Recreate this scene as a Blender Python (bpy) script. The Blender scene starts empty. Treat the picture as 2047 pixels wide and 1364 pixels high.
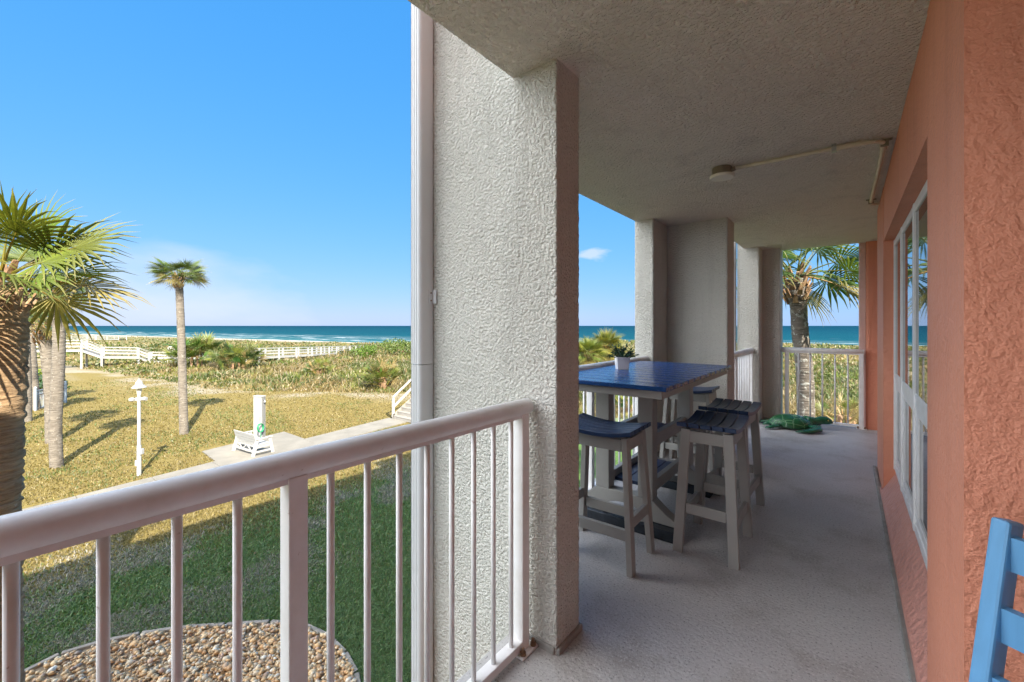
import bpy, math, random
import numpy as np
from mathutils import Vector, Matrix
R = math.radians
random.seed(7)
rng = np.random.default_rng(11)
S = bpy.context.scene
COL = S.collection

# ------------------------------------------------------------------ camera
CAM_Z = 1.373                      # above the balcony floor (z = 0)
YAW = R(38.45)                     # camera axis, left of +Y (the balcony runs along +Y)
FPX, CX, HY = 847.0, 1023.5, 651.5
cam = bpy.data.cameras.new('camera'); camo = bpy.data.objects.new('camera', cam); COL.objects.link(camo)
camo.location = (0, 0, CAM_Z); camo.rotation_euler = (R(90), 0, YAW)
cam.sensor_width = 36; cam.lens = FPX / 2047 * 36; cam.shift_y = -30.5 / 2047
cam.clip_start = 0.05; cam.clip_end = 90000
S.camera = camo
S.view_settings.view_transform = 'Standard'; S.view_settings.look = 'None'
S.view_settings.gamma = 1; S.view_settings.exposure = 2.85
S.cycles.max_bounces = 12; S.cycles.diffuse_bounces = 9; S.cycles.transparent_max_bounces = 12

# ------------------------------------------------------------------ sun and sky
SUN_EL = R(38); SUN_DIR = Vector((0.93, -0.37, 0)).normalized()      # where the sun stands (over the roof)
W = bpy.data.worlds.new('World'); S.world = W; W.use_nodes = True
nt = W.node_tree; nt.nodes.clear()
def wn(t): return nt.nodes.new(t)
sky = wn('ShaderNodeTexSky'); sky.sky_type = 'NISHITA'; sky.sun_disc = False
sky.sun_elevation = SUN_EL; sky.sun_rotation = math.atan2(SUN_DIR.x, SUN_DIR.y)
sky.air_density = 1.0; sky.dust_density = 0.25; sky.ozone_density = 3.0; sky.altitude = 0
bg = wn('ShaderNodeBackground'); bg.inputs[1].default_value = 0.052
wo = wn('ShaderNodeOutputWorld')
tc = wn('ShaderNodeTexCoord')
# a hazy subtropical sky: the same gradient with its range compressed, channel by channel
sp_ = wn('ShaderNodeSeparateColor'); cb_ = wn('ShaderNodeCombineColor'); nt.links.new(sky.outputs[0], sp_.inputs[0])
for i, (k, g) in enumerate(((1.28, .85), (1.84, .36), (2.95, .14))):
    a = wn('ShaderNodeMath'); a.operation = 'MULTIPLY'; a.inputs[1].default_value = .15; nt.links.new(sp_.outputs[i], a.inputs[0])
    b = wn('ShaderNodeMath'); b.operation = 'POWER'; b.inputs[1].default_value = g; nt.links.new(a.outputs[0], b.inputs[0])
    c = wn('ShaderNodeMath'); c.operation = 'MULTIPLY'; c.inputs[1].default_value = k; nt.links.new(b.outputs[0], c.inputs[0]); nt.links.new(c.outputs[0], cb_.inputs[i])
def cloud(direction, size, soft, scale, amount, prev, tint=(2.35, 2.5, 2.75)):
    sub = wn('ShaderNodeVectorMath'); sub.operation = 'SUBTRACT'; sub.inputs[1].default_value = direction
    nt.links.new(tc.outputs['Generated'], sub.inputs[0])
    mul = wn('ShaderNodeVectorMath'); mul.operation = 'MULTIPLY'; mul.inputs[1].default_value = size
    nt.links.new(sub.outputs[0], mul.inputs[0])
    ln = wn('ShaderNodeVectorMath'); ln.operation = 'LENGTH'; nt.links.new(mul.outputs[0], ln.inputs[0])
    no = wn('ShaderNodeTexNoise'); no.inputs['Scale'].default_value = scale; no.inputs['Detail'].default_value = 6
    sc = wn('ShaderNodeVectorMath'); sc.operation = 'MULTIPLY'; sc.inputs[1].default_value = (1, 1, 2.6)
    nt.links.new(tc.outputs['Generated'], sc.inputs[0]); nt.links.new(sc.outputs[0], no.inputs['Vector'])
    a = wn('ShaderNodeMath'); a.operation = 'MULTIPLY_ADD'; a.inputs[1].default_value = 1.6
    nt.links.new(no.outputs['Fac'], a.inputs[0]); nt.links.new(ln.outputs['Value'], a.inputs[2])
    mr = wn('ShaderNodeMapRange'); mr.inputs[1].default_value = 1.75; mr.inputs[2].default_value = 1.75 - soft
    mr.inputs[3].default_value = 0; mr.inputs[4].default_value = amount
    nt.links.new(a.outputs[0], mr.inputs[0])
    mx = wn('ShaderNodeMix'); mx.data_type = 'RGBA'; mx.inputs['B'].default_value = (*tint, 1)
    nt.links.new(mr.outputs[0], mx.inputs['Factor']); nt.links.new(prev, mx.inputs['A'])
    return mx.outputs['Result']
def raydir(px, py):
    f = Vector((-math.sin(YAW), math.cos(YAW), 0)); r = Vector((math.cos(YAW), math.sin(YAW), 0))
    return (f + r * ((px - CX) / FPX) + Vector((0, 0, (HY - py) / FPX))).normalized()
o = cloud(raydir(1188, 509), (26, 26, 60), 0.6, 26, 0.6, cb_.outputs[0])
o = cloud(raydir(240, 590), (3.0, 3.0, 9), 1.0, 6, 0.65, o)
o = cloud(Vector((-.24, -.86, .44)), (1.0, 1.0, .82), 0.6, 3, 1.0, o, (9.2, 9.9, 10.8))  # unseen bright cloud bank behind the camera, added to light the balcony
o = cloud(Vector((-.58, -.41, .70)), (1.85, 1.85, 1.85), 0.6, 3, 1.0, o, (18.0, 18.2, 18.4))      # another unseen cloud bank, invented high overhead to brighten the interior
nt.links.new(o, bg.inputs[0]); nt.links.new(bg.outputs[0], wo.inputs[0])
sl = bpy.data.lights.new('sun', 'SUN'); sl.energy = 2.0; sl.angle = R(0.5); sl.color = (1, 0.93, 0.80)
so = bpy.data.objects.new('sun', sl); COL.objects.link(so)
sv = Vector((SUN_DIR.x * math.cos(SUN_EL), SUN_DIR.y * math.cos(SUN_EL), math.sin(SUN_EL)))
so.rotation_euler = sv.to_track_quat('Z', 'Y').to_euler(); so.location = (40, -16, 40)

# ------------------------------------------------------------------ helpers
def at(px, d):
    """plan position of a photo column at a depth along the camera axis"""
    u = (px - CX) / FPX
    s, c = math.sin(YAW), math.cos(YAW)
    return (d * (-s + c * u), d * (c + s * u))
def gp(px, py, h=5.0):
    return at(px, FPX * h / (py - HY))

def hash2(ix, iy, seed=0):
    n = (ix.astype(np.int64) * 374761393 + iy.astype(np.int64) * 668265263 + seed * 1442695041) & 0x7fffffff
    n = ((n ^ (n >> 13)) * 1274126177) & 0x7fffffff
    n = n ^ (n >> 16)
    return (n & 0xffff) / 65535.0
def vnoise(x, y, seed=0):
    x = np.asarray(x, float); y = np.asarray(y, float)
    ix = np.floor(x); iy = np.floor(y); fx = x - ix; fy = y - iy
    fx = fx * fx * (3 - 2 * fx); fy = fy * fy * (3 - 2 * fy)
    a = hash2(ix, iy, seed); b = hash2(ix + 1, iy, seed); c = hash2(ix, iy + 1, seed); d = hash2(ix + 1, iy + 1, seed)
    return (a * (1 - fx) + b * fx) * (1 - fy) + (c * (1 - fx) + d * fx) * fy
def fnoise(x, y, seed=0, oct=4):
    s = 0; a = 0.5
    for k in range(oct):
        s = s + a * vnoise(np.asarray(x) * 2 ** k, np.asarray(y) * 2 ** k, seed + k); a *= 0.5
    return s / (1 - 0.5 ** oct)
def sstep(a, b, x):
    t = np.clip((np.asarray(x, float) - a) / (b - a), 0, 1); return t * t * (3 - 2 * t)

class MB:
    def __init__(s): s.v = []; s.f = []; s.c = []; s.col = (1, 1, 1, 1)
    def add(s, vs, fs):
        n = len(s.v); s.v += [tuple(p) for p in vs]; s.c += [s.col] * len(vs)
        s.f += [tuple(i + n for i in f) for f in fs]
    def box(s, x0, x1, y0, y1, z0, z1):
        s.add([(x0, y0, z0), (x1, y0, z0), (x1, y1, z0), (x0, y1, z0), (x0, y0, z1), (x1, y0, z1), (x1, y1, z1), (x0, y1, z1)],
              [(3, 2, 1, 0), (4, 5, 6, 7), (0, 1, 5, 4), (1, 2, 6, 5), (2, 3, 7, 6), (3, 0, 4, 7)])
    def beam(s, p, q, w, h, up=(0, 0, 1), w2=None, h2=None):
        p = Vector(p); q = Vector(q); d = (q - p).normalized(); up = Vector(up)
        x = d.cross(up)
        if x.length < 1e-4: x = d.cross(Vector((0, 1, 0)))
        x.normalize(); u = x.cross(d)
        w2 = w2 or w; h2 = h2 or h
        vs = [p + x * (a * w / 2) + u * (b * h / 2) for a, b in ((-1, -1), (1, -1), (1, 1), (-1, 1))]
        vs += [q + x * (a * w2 / 2) + u * (b * h2 / 2) for a, b in ((-1, -1), (1, -1), (1, 1), (-1, 1))]
        s.add(vs, [(0, 1, 2, 3), (7, 6, 5, 4), (0, 4, 5, 1), (1, 5, 6, 2), (2, 6, 7, 3), (3, 7, 4, 0)])
    def tube(s, pts, r, n=12, caps=True):
        pts = [Vector(p) for p in pts]; m = len(pts)
        rs = r if isinstance(r, (list, tuple)) else [r] * m
        vs = []; prev = None
        for i, p in enumerate(pts):
            t = (pts[min(i + 1, m - 1)] - pts[max(i - 1, 0)]).normalized()
            if prev is None:
                a = t.cross(Vector((0, 0, 1)))
                if a.length < 1e-3: a = t.cross(Vector((0, 1, 0)))
            else: a = prev - t * prev.dot(t)
            a.normalize(); prev = a; b = t.cross(a)
            for k in range(n):
                th = 2 * math.pi * k / n
                vs.append(p + (a * math.cos(th) + b * math.sin(th)) * rs[i])
        fs = [(i * n + k, i * n + (k + 1) % n, (i + 1) * n + (k + 1) % n, (i + 1) * n + k) for i in range(m - 1) for k in range(n)]
        if caps: fs += [tuple(reversed(range(n))), tuple(range((m - 1) * n, m * n))]
        s.add(vs, fs)
    def lathe(s, prof, c=(0, 0, 0), n=24):
        vs = [(c[0] + r * math.cos(2 * math.pi * k / n), c[1] + r * math.sin(2 * math.pi * k / n), c[2] + z) for r, z in prof for k in range(n)]
        m = len(prof)
        fs = [(i * n + k, i * n + (k + 1) % n, (i + 1) * n + (k + 1) % n, (i + 1) * n + k) for i in range(m - 1) for k in range(n)]
        fs += [tuple(reversed(range(n))), tuple(range((m - 1) * n, m * n))]
        s.add(vs, fs)
    def prism(s, poly, z0, z1):
        n = len(poly)
        s.add([(x, y, z0) for x, y in poly] + [(x, y, z1) for x, y in poly],
              [tuple(reversed(range(n))), tuple(range(n, 2 * n))] + [(i, (i + 1) % n, n + (i + 1) % n, n + i) for i in range(n)])
    def ext(s, poly, o, ax, up, nrm, t):
        """polygon in the (ax, up) plane at o, extruded t along nrm"""
        o, ax, up, nrm = Vector(o), Vector(ax), Vector(up), Vector(nrm); n = len(poly)
        a = [o + ax * x + up * y for x, y in poly]; b = [p + nrm * t for p in a]
        s.add(a + b, [tuple(reversed(range(n))), tuple(range(n, 2 * n))] + [(i, (i + 1) % n, n + (i + 1) % n, n + i) for i in range(n)])
    def ellipsoid(s, c, r, nu=16, nv=10, m=None):
        vs = []
        for j in range(nv + 1):
            ph = math.pi * j / nv - math.pi / 2
            for i in range(nu):
                th = 2 * math.pi * i / nu
                p = Vector((r[0] * math.cos(ph) * math.cos(th), r[1] * math.cos(ph) * math.sin(th), r[2] * math.sin(ph)))
                if m: p = m @ p
                vs.append(Vector(c) + p)
        s.add(vs, [(j * nu + i, j * nu + (i + 1) % nu, (j + 1) * nu + (i + 1) % nu, (j + 1) * nu + i) for j in range(nv) for i in range(nu)])
    def build(s, name, mat, parent=None, smooth=False, bevel=0, loc=None):
        me = bpy.data.meshes.new(name); me.from_pydata(s.v, [], s.f); me.validate(); 
        import bmesh
        bm = bmesh.new(); bm.from_mesh(me); bmesh.ops.recalc_face_normals(bm, faces=bm.faces); bm.to_mesh(me); bm.free()
        if any(c != (1, 1, 1, 1) for c in s.c) and len(me.vertices) == len(s.c):
            at_ = me.color_attributes.new('Col', 'FLOAT_COLOR', 'POINT')
            at_.data.foreach_set('color', np.array(s.c, np.float32).ravel())
        me.materials.append(mat)
        if smooth:
            me.shade_smooth() if smooth is True else (me.shade_smooth(), me.set_sharp_from_angle(angle=R(smooth)))
        o = bpy.data.objects.new(name, me); COL.objects.link(o)
        if parent: o.parent = parent
        if loc: o.location = loc
        if bevel:
            b = o.modifiers.new('bevel', 'BEVEL'); b.width = bevel; b.segments = 2; b.limit_method = 'ANGLE'; b.angle_limit = R(40); b.harden_normals = False
        return o

def mesh_np(name, v, f, mat, c=None, parent=None, smooth=False):
    v = np.asarray(v, np.float32); f = np.asarray(f, np.int32); k = f.shape[1]
    me = bpy.data.meshes.new(name); me.vertices.add(len(v)); me.vertices.foreach_set('co', v.ravel())
    me.loops.add(f.size); me.loops.foreach_set('vertex_index', f.ravel())
    me.polygons.add(len(f)); me.polygons.foreach_set('loop_start', np.arange(0, f.size, k, dtype=np.int32))
    if smooth: me.polygons.foreach_set('use_smooth', np.ones(len(f), bool))
    me.update(calc_edges=True)
    if c is not None:
        c = np.asarray(c, np.float32)
        if c.shape[1] == 3: c = np.hstack([c, np.ones((len(c), 1), np.float32)])
        a = me.color_attributes.new('Col', 'FLOAT_COLOR', 'POINT'); a.data.foreach_set('color', c.ravel())
    me.materials.append(mat)
    o = bpy.data.objects.new(name, me); COL.objects.link(o)
    if parent: o.parent = parent
    return o
def tag(o, label=None, cat=None, group=None, kind=None):
    if label: o['label'] = label
    if cat: o['category'] = cat
    if group: o['group'] = group
    if kind: o['kind'] = kind
    return o
def thing(name, label, cat, loc=(0, 0, 0), rz=0, group=None):
    o = bpy.data.objects.new(name, None); COL.objects.link(o); o.empty_display_size = 0.1
    o.location = loc; o.rotation_euler = (0, 0, rz); return tag(o, label, cat, group)
def copy_tree(o, parent=None):
    c = o.copy(); COL.objects.link(c); c.parent = parent
    for ch in list(o.children): copy_tree(ch, c)
    return c

# ------------------------------------------------------------------ materials
class NT:
    def __init__(s, name):
        s.m = bpy.data.materials.new(name); s.m.use_nodes = True; s.t = s.m.node_tree
        s.b = s.t.nodes['Principled BSDF']; s.out = s.t.nodes['Material Output']
    def n(s, t, **k):
        x = s.t.nodes.new(t)
        for a, b in k.items(): setattr(x, a, b)
        return x
    def l(s, a, b): s.t.links.new(a, b)
    def pos(s, scale=(1, 1, 1)):
        g = s.n('ShaderNodeNewGeometry'); m = s.n('ShaderNodeVectorMath', operation='MULTIPLY'); m.inputs[1].default_value = scale
        s.l(g.outputs['Position'], m.inputs[0]); return m.outputs[0]
    def obj(s, scale=(1, 1, 1)):
        g = s.n('ShaderNodeTexCoord'); m = s.n('ShaderNodeVectorMath', operation='MULTIPLY'); m.inputs[1].default_value = scale
        s.l(g.outputs['Object'], m.inputs[0]); return m.outputs[0]
    def noise(s, vec, scale, detail=4, rough=0.55, out='Fac'):
        x = s.n('ShaderNodeTexNoise'); x.inputs['Scale'].default_value = scale; x.inputs['Detail'].default_value = detail
        x.inputs['Roughness'].default_value = rough; s.l(vec, x.inputs['Vector']); return x.outputs[out]
    def vor(s, vec, scale, feature='F1', out='Distance', rnd=1):
        x = s.n('ShaderNodeTexVoronoi', feature=feature); x.inputs['Scale'].default_value = scale
        x.inputs['Randomness'].default_value = rnd; s.l(vec, x.inputs['Vector']); return x.outputs[out]
    def ramp(s, fac, stops):
        r = s.n('ShaderNodeValToRGB'); e = r.color_ramp.elements
        while len(e) < len(stops): e.new(0.5)
        for i, (p, c) in enumerate(stops): e[i].position = p; e[i].color = (*c, 1) if len(c) == 3 else c
        s.l(fac, r.inputs[0]); return r.outputs[0]
    def mix(s, fac, a, b, mode='MIX'):
        x = s.n('ShaderNodeMix', data_type='RGBA', blend_type=mode)
        for key, v in (('Factor', fac), ('A', a), ('B', b)):
            if isinstance(v, (int, float)): x.inputs[key].default_value = v
            elif isinstance(v, tuple): x.inputs[key].default_value = (*v, 1)
            else: s.l(v, x.inputs[key])
        return x.outputs['Result']
    def math(s, op, a, b=0.0, c=0.0):
        x = s.n('ShaderNodeMath', operation=op)
        for i, v in enumerate((a, b, c)):
            if isinstance(v, (int, float)): x.inputs[i].default_value = v
            else: s.l(v, x.inputs[i])
        return x.outputs[0]
    def mr(s, v, a, b, c=0, d=1):
        x = s.n('ShaderNodeMapRange'); s.l(v, x.inputs[0])
        for i, q in enumerate((a, b, c, d)): x.inputs[i + 1].default_value = q
        return x.outputs[0]
    def bump(s, h, dist=0.01, strength=1.0, prev=None):
        x = s.n('ShaderNodeBump'); x.inputs['Strength'].default_value = strength; x.inputs['Distance'].default_value = dist
        s.l(h, x.inputs['Height'])
        if prev: s.l(prev, x.inputs['Normal'])
        s.l(x.outputs[0], s.b.inputs['Normal']); return x.outputs[0]
    def base(s, c):
        if isinstance(c, tuple): s.b.inputs['Base Color'].default_value = (*c, 1)
        else: s.l(c, s.b.inputs['Base Color'])
    def set(s, **k):
        for a, v in k.items(): s.b.inputs[a].default_value = v
        return s
def stucco(name, c, c2, scale, dist, rough=0.9, stain=None, soft=False):
    m = NT(name); p = m.pos()
    big = m.noise(p, 1.3, 4); m.base(m.mix(m.mr(big, 0.35, 0.7), c, c2))
    h1 = m.noise(p, scale, 3, 0.5); v = m.vor(p, scale * 0.9, 'SMOOTH_F1')
    h = m.math('ADD', m.mr(h1, 0.40, 0.64), m.math('MULTIPLY', m.mr(v, 0.1, 0.6, 1, 0), 0.6))
    if soft:
        w_ = m.n('ShaderNodeVectorMath', operation='ADD'); m.l(p, w_.inputs[0]); k_ = m.n('ShaderNodeVectorMath', operation='SCALE'); k_.inputs['Scale'].default_value = .05
        m.l(m.noise(p, 9, 2, out='Color'), k_.inputs[0]); m.l(k_.outputs[0], w_.inputs[1])
        h = m.math('ADD', m.noise(w_.outputs[0], scale, 3, .5), m.math('MULTIPLY', m.noise(p, scale * 3, 2), .35))
    if stain:
        pk = m.math('GREATER_THAN', m.noise(p, scale * 0.9, 2), 0.70)
        m.base(m.mix(m.math('MULTIPLY', pk, 0.45), m.mix(m.mr(big, 0.35, 0.7), c, c2), stain))
    c_ = m.b.inputs['Base Color'].links[0].from_socket
    dr = m.math('MULTIPLY', m.mr(m.noise(m.pos((5, 5, .45)), 1, 6, .65), .52, .74), .30); m.base(m.mix(dr, c_, tuple(x * .55 for x in c2)))
    b = m.bump(h, dist, 1.0); m.bump(m.noise(p, scale * 5, 2), dist * 0.25, 0.7, b)
    m.set(Roughness=rough); m.b.inputs['Specular IOR Level'].default_value = 0.25
    return m.m
def plain(name, c, rough=0.5, var=0.12, scale=8, bump=0.0, bscale=60, spec=0.5):
    m = NT(name); p = m.obj(); n = m.noise(p, scale, 5)
    d = tuple(x * (1 - var) for x in c); l = tuple(min(1, x * (1 + var)) for x in c)
    m.base(m.ramp(n, [(0.3, d), (0.7, l)])); m.set(Roughness=rough); m.b.inputs['Specular IOR Level'].default_value = spec
    m.l(m.mr(m.noise(p, scale * 3, 3), 0, 1, rough - 0.08, rough + 0.08), m.b.inputs['Roughness'])
    if bump: m.bump(m.noise(p, bscale, 4), bump)
    return m.m
def grainy(name, c, rough, axis, var=0.15):
    """sawn or moulded plank with a faint grain along one axis"""
    m = NT(name); sc = [70, 70, 70]; sc['xyz'.index(axis)] = 2.5
    n = m.noise(m.obj(tuple(sc)), 1.0, 4); d = tuple(x * (1 - var) for x in c); l = tuple(min(1, x * (1 + var)) for x in c)
    m.base(m.ramp(n, [(0.3, d), (0.7, l)])); m.set(Roughness=rough); m.bump(n, 0.0006, 0.6); return m.m
M = {}
M['white_stucco'] = stucco('white_stucco', (.73, .715, .655), (.66, .64, .58), 80, 0.0085, stain=(.33, .29, .23))
M['ceil'] = stucco('ceiling_texture', (.91, .86, .78), (.87, .81, .73), 66, 0.012)
M['pink'] = stucco('pink_stucco', (.76, .315, .20), (.68, .27, .17), 42, 0.0085, rough=0.5, soft=True)
M['pink_smooth'] = stucco('pink_sill', (.70, .34, .27), (.60, .28, .22), 26, 0.006, rough=0.45)
M['pale_pink'] = stucco('pale_pink_trim', (.75, .52, .46), (.70, .47, .42), 30, 0.003)
m = NT('white_powder_coat'); p = m.pos(); g_ = m.noise(p, 7, 6, .65); c = m.mix(m.mr(g_, .42, .75), (.82, .81, .81), (.70, .68, .65))
c = m.mix(m.math('MULTIPLY', m.mr(m.noise(p, 42, 4, .6), .70, .76), .7), c, (.30, .19, .12)); m.base(c); m.l(m.mr(g_, .3, .7, .30, .48), m.b.inputs['Roughness']); m.bump(m.noise(p, 30, 3), .0006); M['white_paint'] = m.m
M['downspout'] = plain('white_aluminium', (.64, .655, .67), 0.32, 0.03, 4)
M['sunwhite'] = grainy('white_painted_wood', (.37, .365, .345), 0.6, 'x', 0.16)
M['lamp_white'] = plain('lamp_paint', (.38, .38, .37), 0.5, 0.08, 6)
M['greywood'] = grainy('weathered_wood', (.27, .25, .22), 0.8, 'x', 0.25)
M['frame_grey'] = plain('warm_grey_plastic_lumber', (.32, .315, .295), 0.45, 0.06, 6, 0.0003, 90)
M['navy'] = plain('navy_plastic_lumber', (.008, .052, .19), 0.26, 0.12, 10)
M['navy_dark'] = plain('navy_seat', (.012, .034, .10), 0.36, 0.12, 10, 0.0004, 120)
M['dark_block'] = plain('dark_stone', (.020, .026, .034), 0.22, 0.4, 14)
M['chair_blue'] = grainy('pale_blue_paint', (.12, .33, .58), 0.42, 'z', 0.06)
M['fixture'] = plain('bronze_fixture', (.20, .17, .12), 0.5, 0.1)
M['lens'] = plain('cream_lens', (.74, .70, .58), 0.4, 0.03)
M['conduit'] = plain('beige_conduit', (.66, .58, .46), 0.55, 0.08, 12)
M['steel'] = plain('galvanised_steel', (.45, .44, .42), 0.4, 0.2); bpy.data.materials['galvanised_steel'].node_tree.nodes['Principled BSDF'].inputs['Metallic'].default_value = 0.8
M['rust'] = plain('rusty_bolt', (.20, .11, .06), 0.7, 0.3, 40)
M['caulk'] = plain('grey_mortar', (.28, .27, .25), 0.9, 0.2, 14, 0.004, 40)
M['pot'] = plain('white_ceramic', (.80, .79, .80), 0.25, 0.02)
M['bed'] = plain('pebble_grit', (.36, .27, .17), 0.9, 0.4, 30, 0.01, 50)
M['soil'] = plain('soil', (.06, .045, .03), 0.9, 0.3, 60, 0.003)
M['concrete'] = plain('pale_concrete', (.215, .195, .16), 0.9, 0.16, 1.4, 0.004, 30)
M['edging'] = plain('edging_stone', (.34, .285, .225), 0.9, 0.25, 6, 0.004, 30)
M['green_hose'] = plain('green_hose', (.02, .22, .09), 0.4, 0.1)
M['fence'] = plain('pale_grey_aluminium', (.45, .50, .54), 0.4, 0.04)
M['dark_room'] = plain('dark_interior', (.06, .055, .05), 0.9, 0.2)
M['blind'] = plain('pale_blind', (.62, .66, .70), 0.55, 0.04)
M['roof'] = plain('roof_membrane', (.35, .33, .31), 0.9, 0.1)

m = NT('balcony_concrete'); p = m.pos()                              # textured deck coating
n1 = m.noise(p, 0.9, 4); sp = m.noise(p, 95, 3, 0.6)
c = m.mix(m.mr(n1, .35, .68), (.48, .465, .455), (.40, .39, .385)); st_ = m.mr(m.noise(p, 2.2, 7, .7), .50, .66); c = m.mix(m.math('MULTIPLY', st_, .55), c, (.25, .215, .18)); sc_ = m.mr(m.noise(m.pos((1.2, 6, 1)), 1.6, 5, .7), .60, .74); c = m.mix(m.math('MULTIPLY', sc_, .4), c, (.60, .58, .56)); c = m.mix(m.math('GREATER_THAN', sp, .60), c, (.52, .50, .49)); c = m.mix(m.math('LESS_THAN', sp, .385), c, (.23, .22, .215))
m.base(c); m.bump(m.math('ADD', m.noise(p, 60, 4, .6), m.math('MULTIPLY', m.noise(p, 9, 3), .6)), .006, .8); m.set(Roughness=.55)
m.l(m.mr(n1, .3, .7, .42, .66), m.b.inputs['Roughness']); M['deck'] = m.m

m = NT('leaf'); a = m.n('ShaderNodeAttribute', attribute_name='Col'); m.base(a.outputs['Color'])
m.set(Roughness=.48); tr = m.n('ShaderNodeBsdfTranslucent'); mixs = m.n('ShaderNodeMixShader'); mixs.inputs[0].default_value = .28
m.l(m.mix(1.0, a.outputs['Color'], (1.25, 1.3, .7), 'MULTIPLY'), tr.inputs[0]); m.l(m.b.outputs[0], mixs.inputs[1]); m.l(tr.outputs[0], mixs.inputs[2]); m.l(mixs.outputs[0], m.out.inputs[0]); M['leaf'] = m.m

m = NT('pebble'); a = m.n('ShaderNodeAttribute', attribute_name='Col'); m.base(m.mix(m.math('MULTIPLY', m.noise(m.pos(), 60, 3), .35), a.outputs['Color'], (.42, .27, .15))); m.set(Roughness=.5); M['pebble'] = m.m

def trunk_mat(name, c1, c2, lichen, rings, spots):
    m = NT(name); p = m.pos(); z = m.pos((3.5, 3.5, rings)); n = m.noise(z, 1, 5, .65); n2 = m.noise(p, 3, 4)
    c = m.mix(m.mr(n, .3, .7), c1, c2); c = m.mix(m.math('MULTIPLY', m.math('GREATER_THAN', m.noise(p, 9, 4, .7), spots), .8), c, lichen)
    c = m.mix(m.mr(n2, .55, .8), c, tuple(x * .55 for x in c1)); m.base(c); m.set(Roughness=.95); m.bump(n, .05, 1.0); return m.m
M['trunk'] = trunk_mat('palm_trunk', (.115, .095, .075), (.30, .26, .21), (.40, .37, .32), 34, .63)
M['trunk_brown'] = trunk_mat('fibrous_palm_trunk', (.20, .115, .055), (.50, .34, .19), (.46, .40, .30), 30, .66)
M['trunk_mottled'] = trunk_mat('lichen_palm_trunk', (.10, .082, .068), (.20, .17, .14), (.42, .42, .38), 22, .575)
m = NT('palm_boots'); n = m.noise(m.pos((12, 12, 3)), 1, 4); m.base(m.ramp(n, [(.3, (.10, .055, .03)), (.55, (.32, .19, .10)), (.75, (.50, .40, .28))])); m.set(Roughness=.9); m.bump(n, .02); M['boot'] = m.m

m = NT('turtle_shell'); p = m.obj(); e = m.vor(p, 9.5, 'DISTANCE_TO_EDGE', 'Distance', .55)
m.base(m.mix(m.math('LESS_THAN', e, .035), m.mix(m.noise(p, 14, 3), (.012, .075, .028), (.022, .12, .045)), (.10, .24, .10))); m.set(Roughness=.25); m.bump(m.mr(e, 0, .08), .004); M['shell'] = m.m
M['turtle'] = plain('turtle_green', (.016, .10, .048), 0.25, 0.4, 22)
M['turtle_pale'] = plain('turtle_eye', (.45, .50, .12), 0.3, 0.05)

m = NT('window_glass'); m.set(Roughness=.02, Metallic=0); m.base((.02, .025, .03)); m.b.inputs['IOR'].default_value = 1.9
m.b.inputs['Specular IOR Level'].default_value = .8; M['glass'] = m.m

# terrain colours: the attribute holds the masks lawn->scrub (R), beach (G), greenness with some painted shade (B)
m = NT('ground_cover'); a = m.n('ShaderNodeAttribute', attribute_name='Col'); sx = m.n('ShaderNodeSeparateColor'); m.l(a.outputs['Color'], sx.inputs[0]); p = m.pos()
nb = m.noise(p, .35, 5); nf = m.noise(p, 9, 5, .7)
lawn_dry_sunlit = m.ramp(nf, [(.25, (.10, .075, .022)), (.5, (.185, .142, .046)), (.75, (.265, .205, .078))]); lawn_green_shaded = m.ramp(nf, [(.25, (.035, .065, .018)), (.6, (.09, .16, .045)), (.8, (.20, .22, .10))])
lawn = m.mix(m.mr(m.math('ADD', sx.outputs[2], m.math('MULTIPLY', m.math('SUBTRACT', nb, .5), .9)), .35, .65), lawn_dry_sunlit, lawn_green_shaded)
scrub = m.ramp(m.noise(p, 1.6, 6, .7), [(.25, (.05, .055, .02)), (.45, (.12, .12, .04)), (.6, (.26, .20, .10)), (.8, (.42, .36, .25))])
sand = m.ramp(nf, [(.3, (.27, .235, .185)), (.7, (.35, .31, .25))])
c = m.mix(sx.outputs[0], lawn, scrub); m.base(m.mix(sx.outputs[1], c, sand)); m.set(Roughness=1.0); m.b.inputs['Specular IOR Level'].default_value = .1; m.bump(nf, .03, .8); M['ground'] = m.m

m = NT('sea_water'); a = m.n('ShaderNodeAttribute', attribute_name='Col'); sx = m.n('ShaderNodeSeparateColor'); m.l(a.outputs['Color'], sx.inputs[0])
s_ = sx.outputs[0]                                                   # log distance from shore, 0..1
streak = m.noise(m.pos((.012, .06, 1)), 1, 5, .6)
wc = m.ramp(m.math('ADD', s_, m.math('MULTIPLY', m.math('SUBTRACT', streak, .5), .22)), [(.05, (.10, .17, .16)), (.28, (.020, .098, .110)), (.5, (.005, .054, .074)), (.8, (.0015, .030, .052))])
lines = m.n('ShaderNodeTexWave', wave_type='BANDS', bands_direction='X'); lines.inputs['Scale'].default_value = 1.0; lines.inputs['Distortion'].default_value = 0
comb = m.n('ShaderNodeCombineXYZ'); m.l(m.math('MULTIPLY', sx.outputs[1], 14.0), comb.inputs[0])
wob = m.noise(m.pos((.018, .018, 1)), 1, 5, .6); m.l(m.math('ADD', m.math('MULTIPLY', sx.outputs[1], 2.1), m.math('MULTIPLY', wob, .75)), comb.inputs[0]); m.l(comb.outputs[0], lines.inputs[0])
foam = m.math('MULTIPLY', m.mr(lines.outputs['Fac'], .70, .95), m.mr(m.noise(m.pos((.03, .12, 1)), 1, 6, .7), .40, .58)); foam = m.math('MULTIPLY', foam, m.mr(sx.outputs[1], .95, .45))
edge = m.mr(m.math('ADD', sx.outputs[1], m.math('MULTIPLY', m.noise(m.pos((.03, .05, 1)), 1, 5), .12)), .10, .055)
foam = m.math('MAXIMUM', foam, m.math('MULTIPLY', edge, .8))
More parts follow.
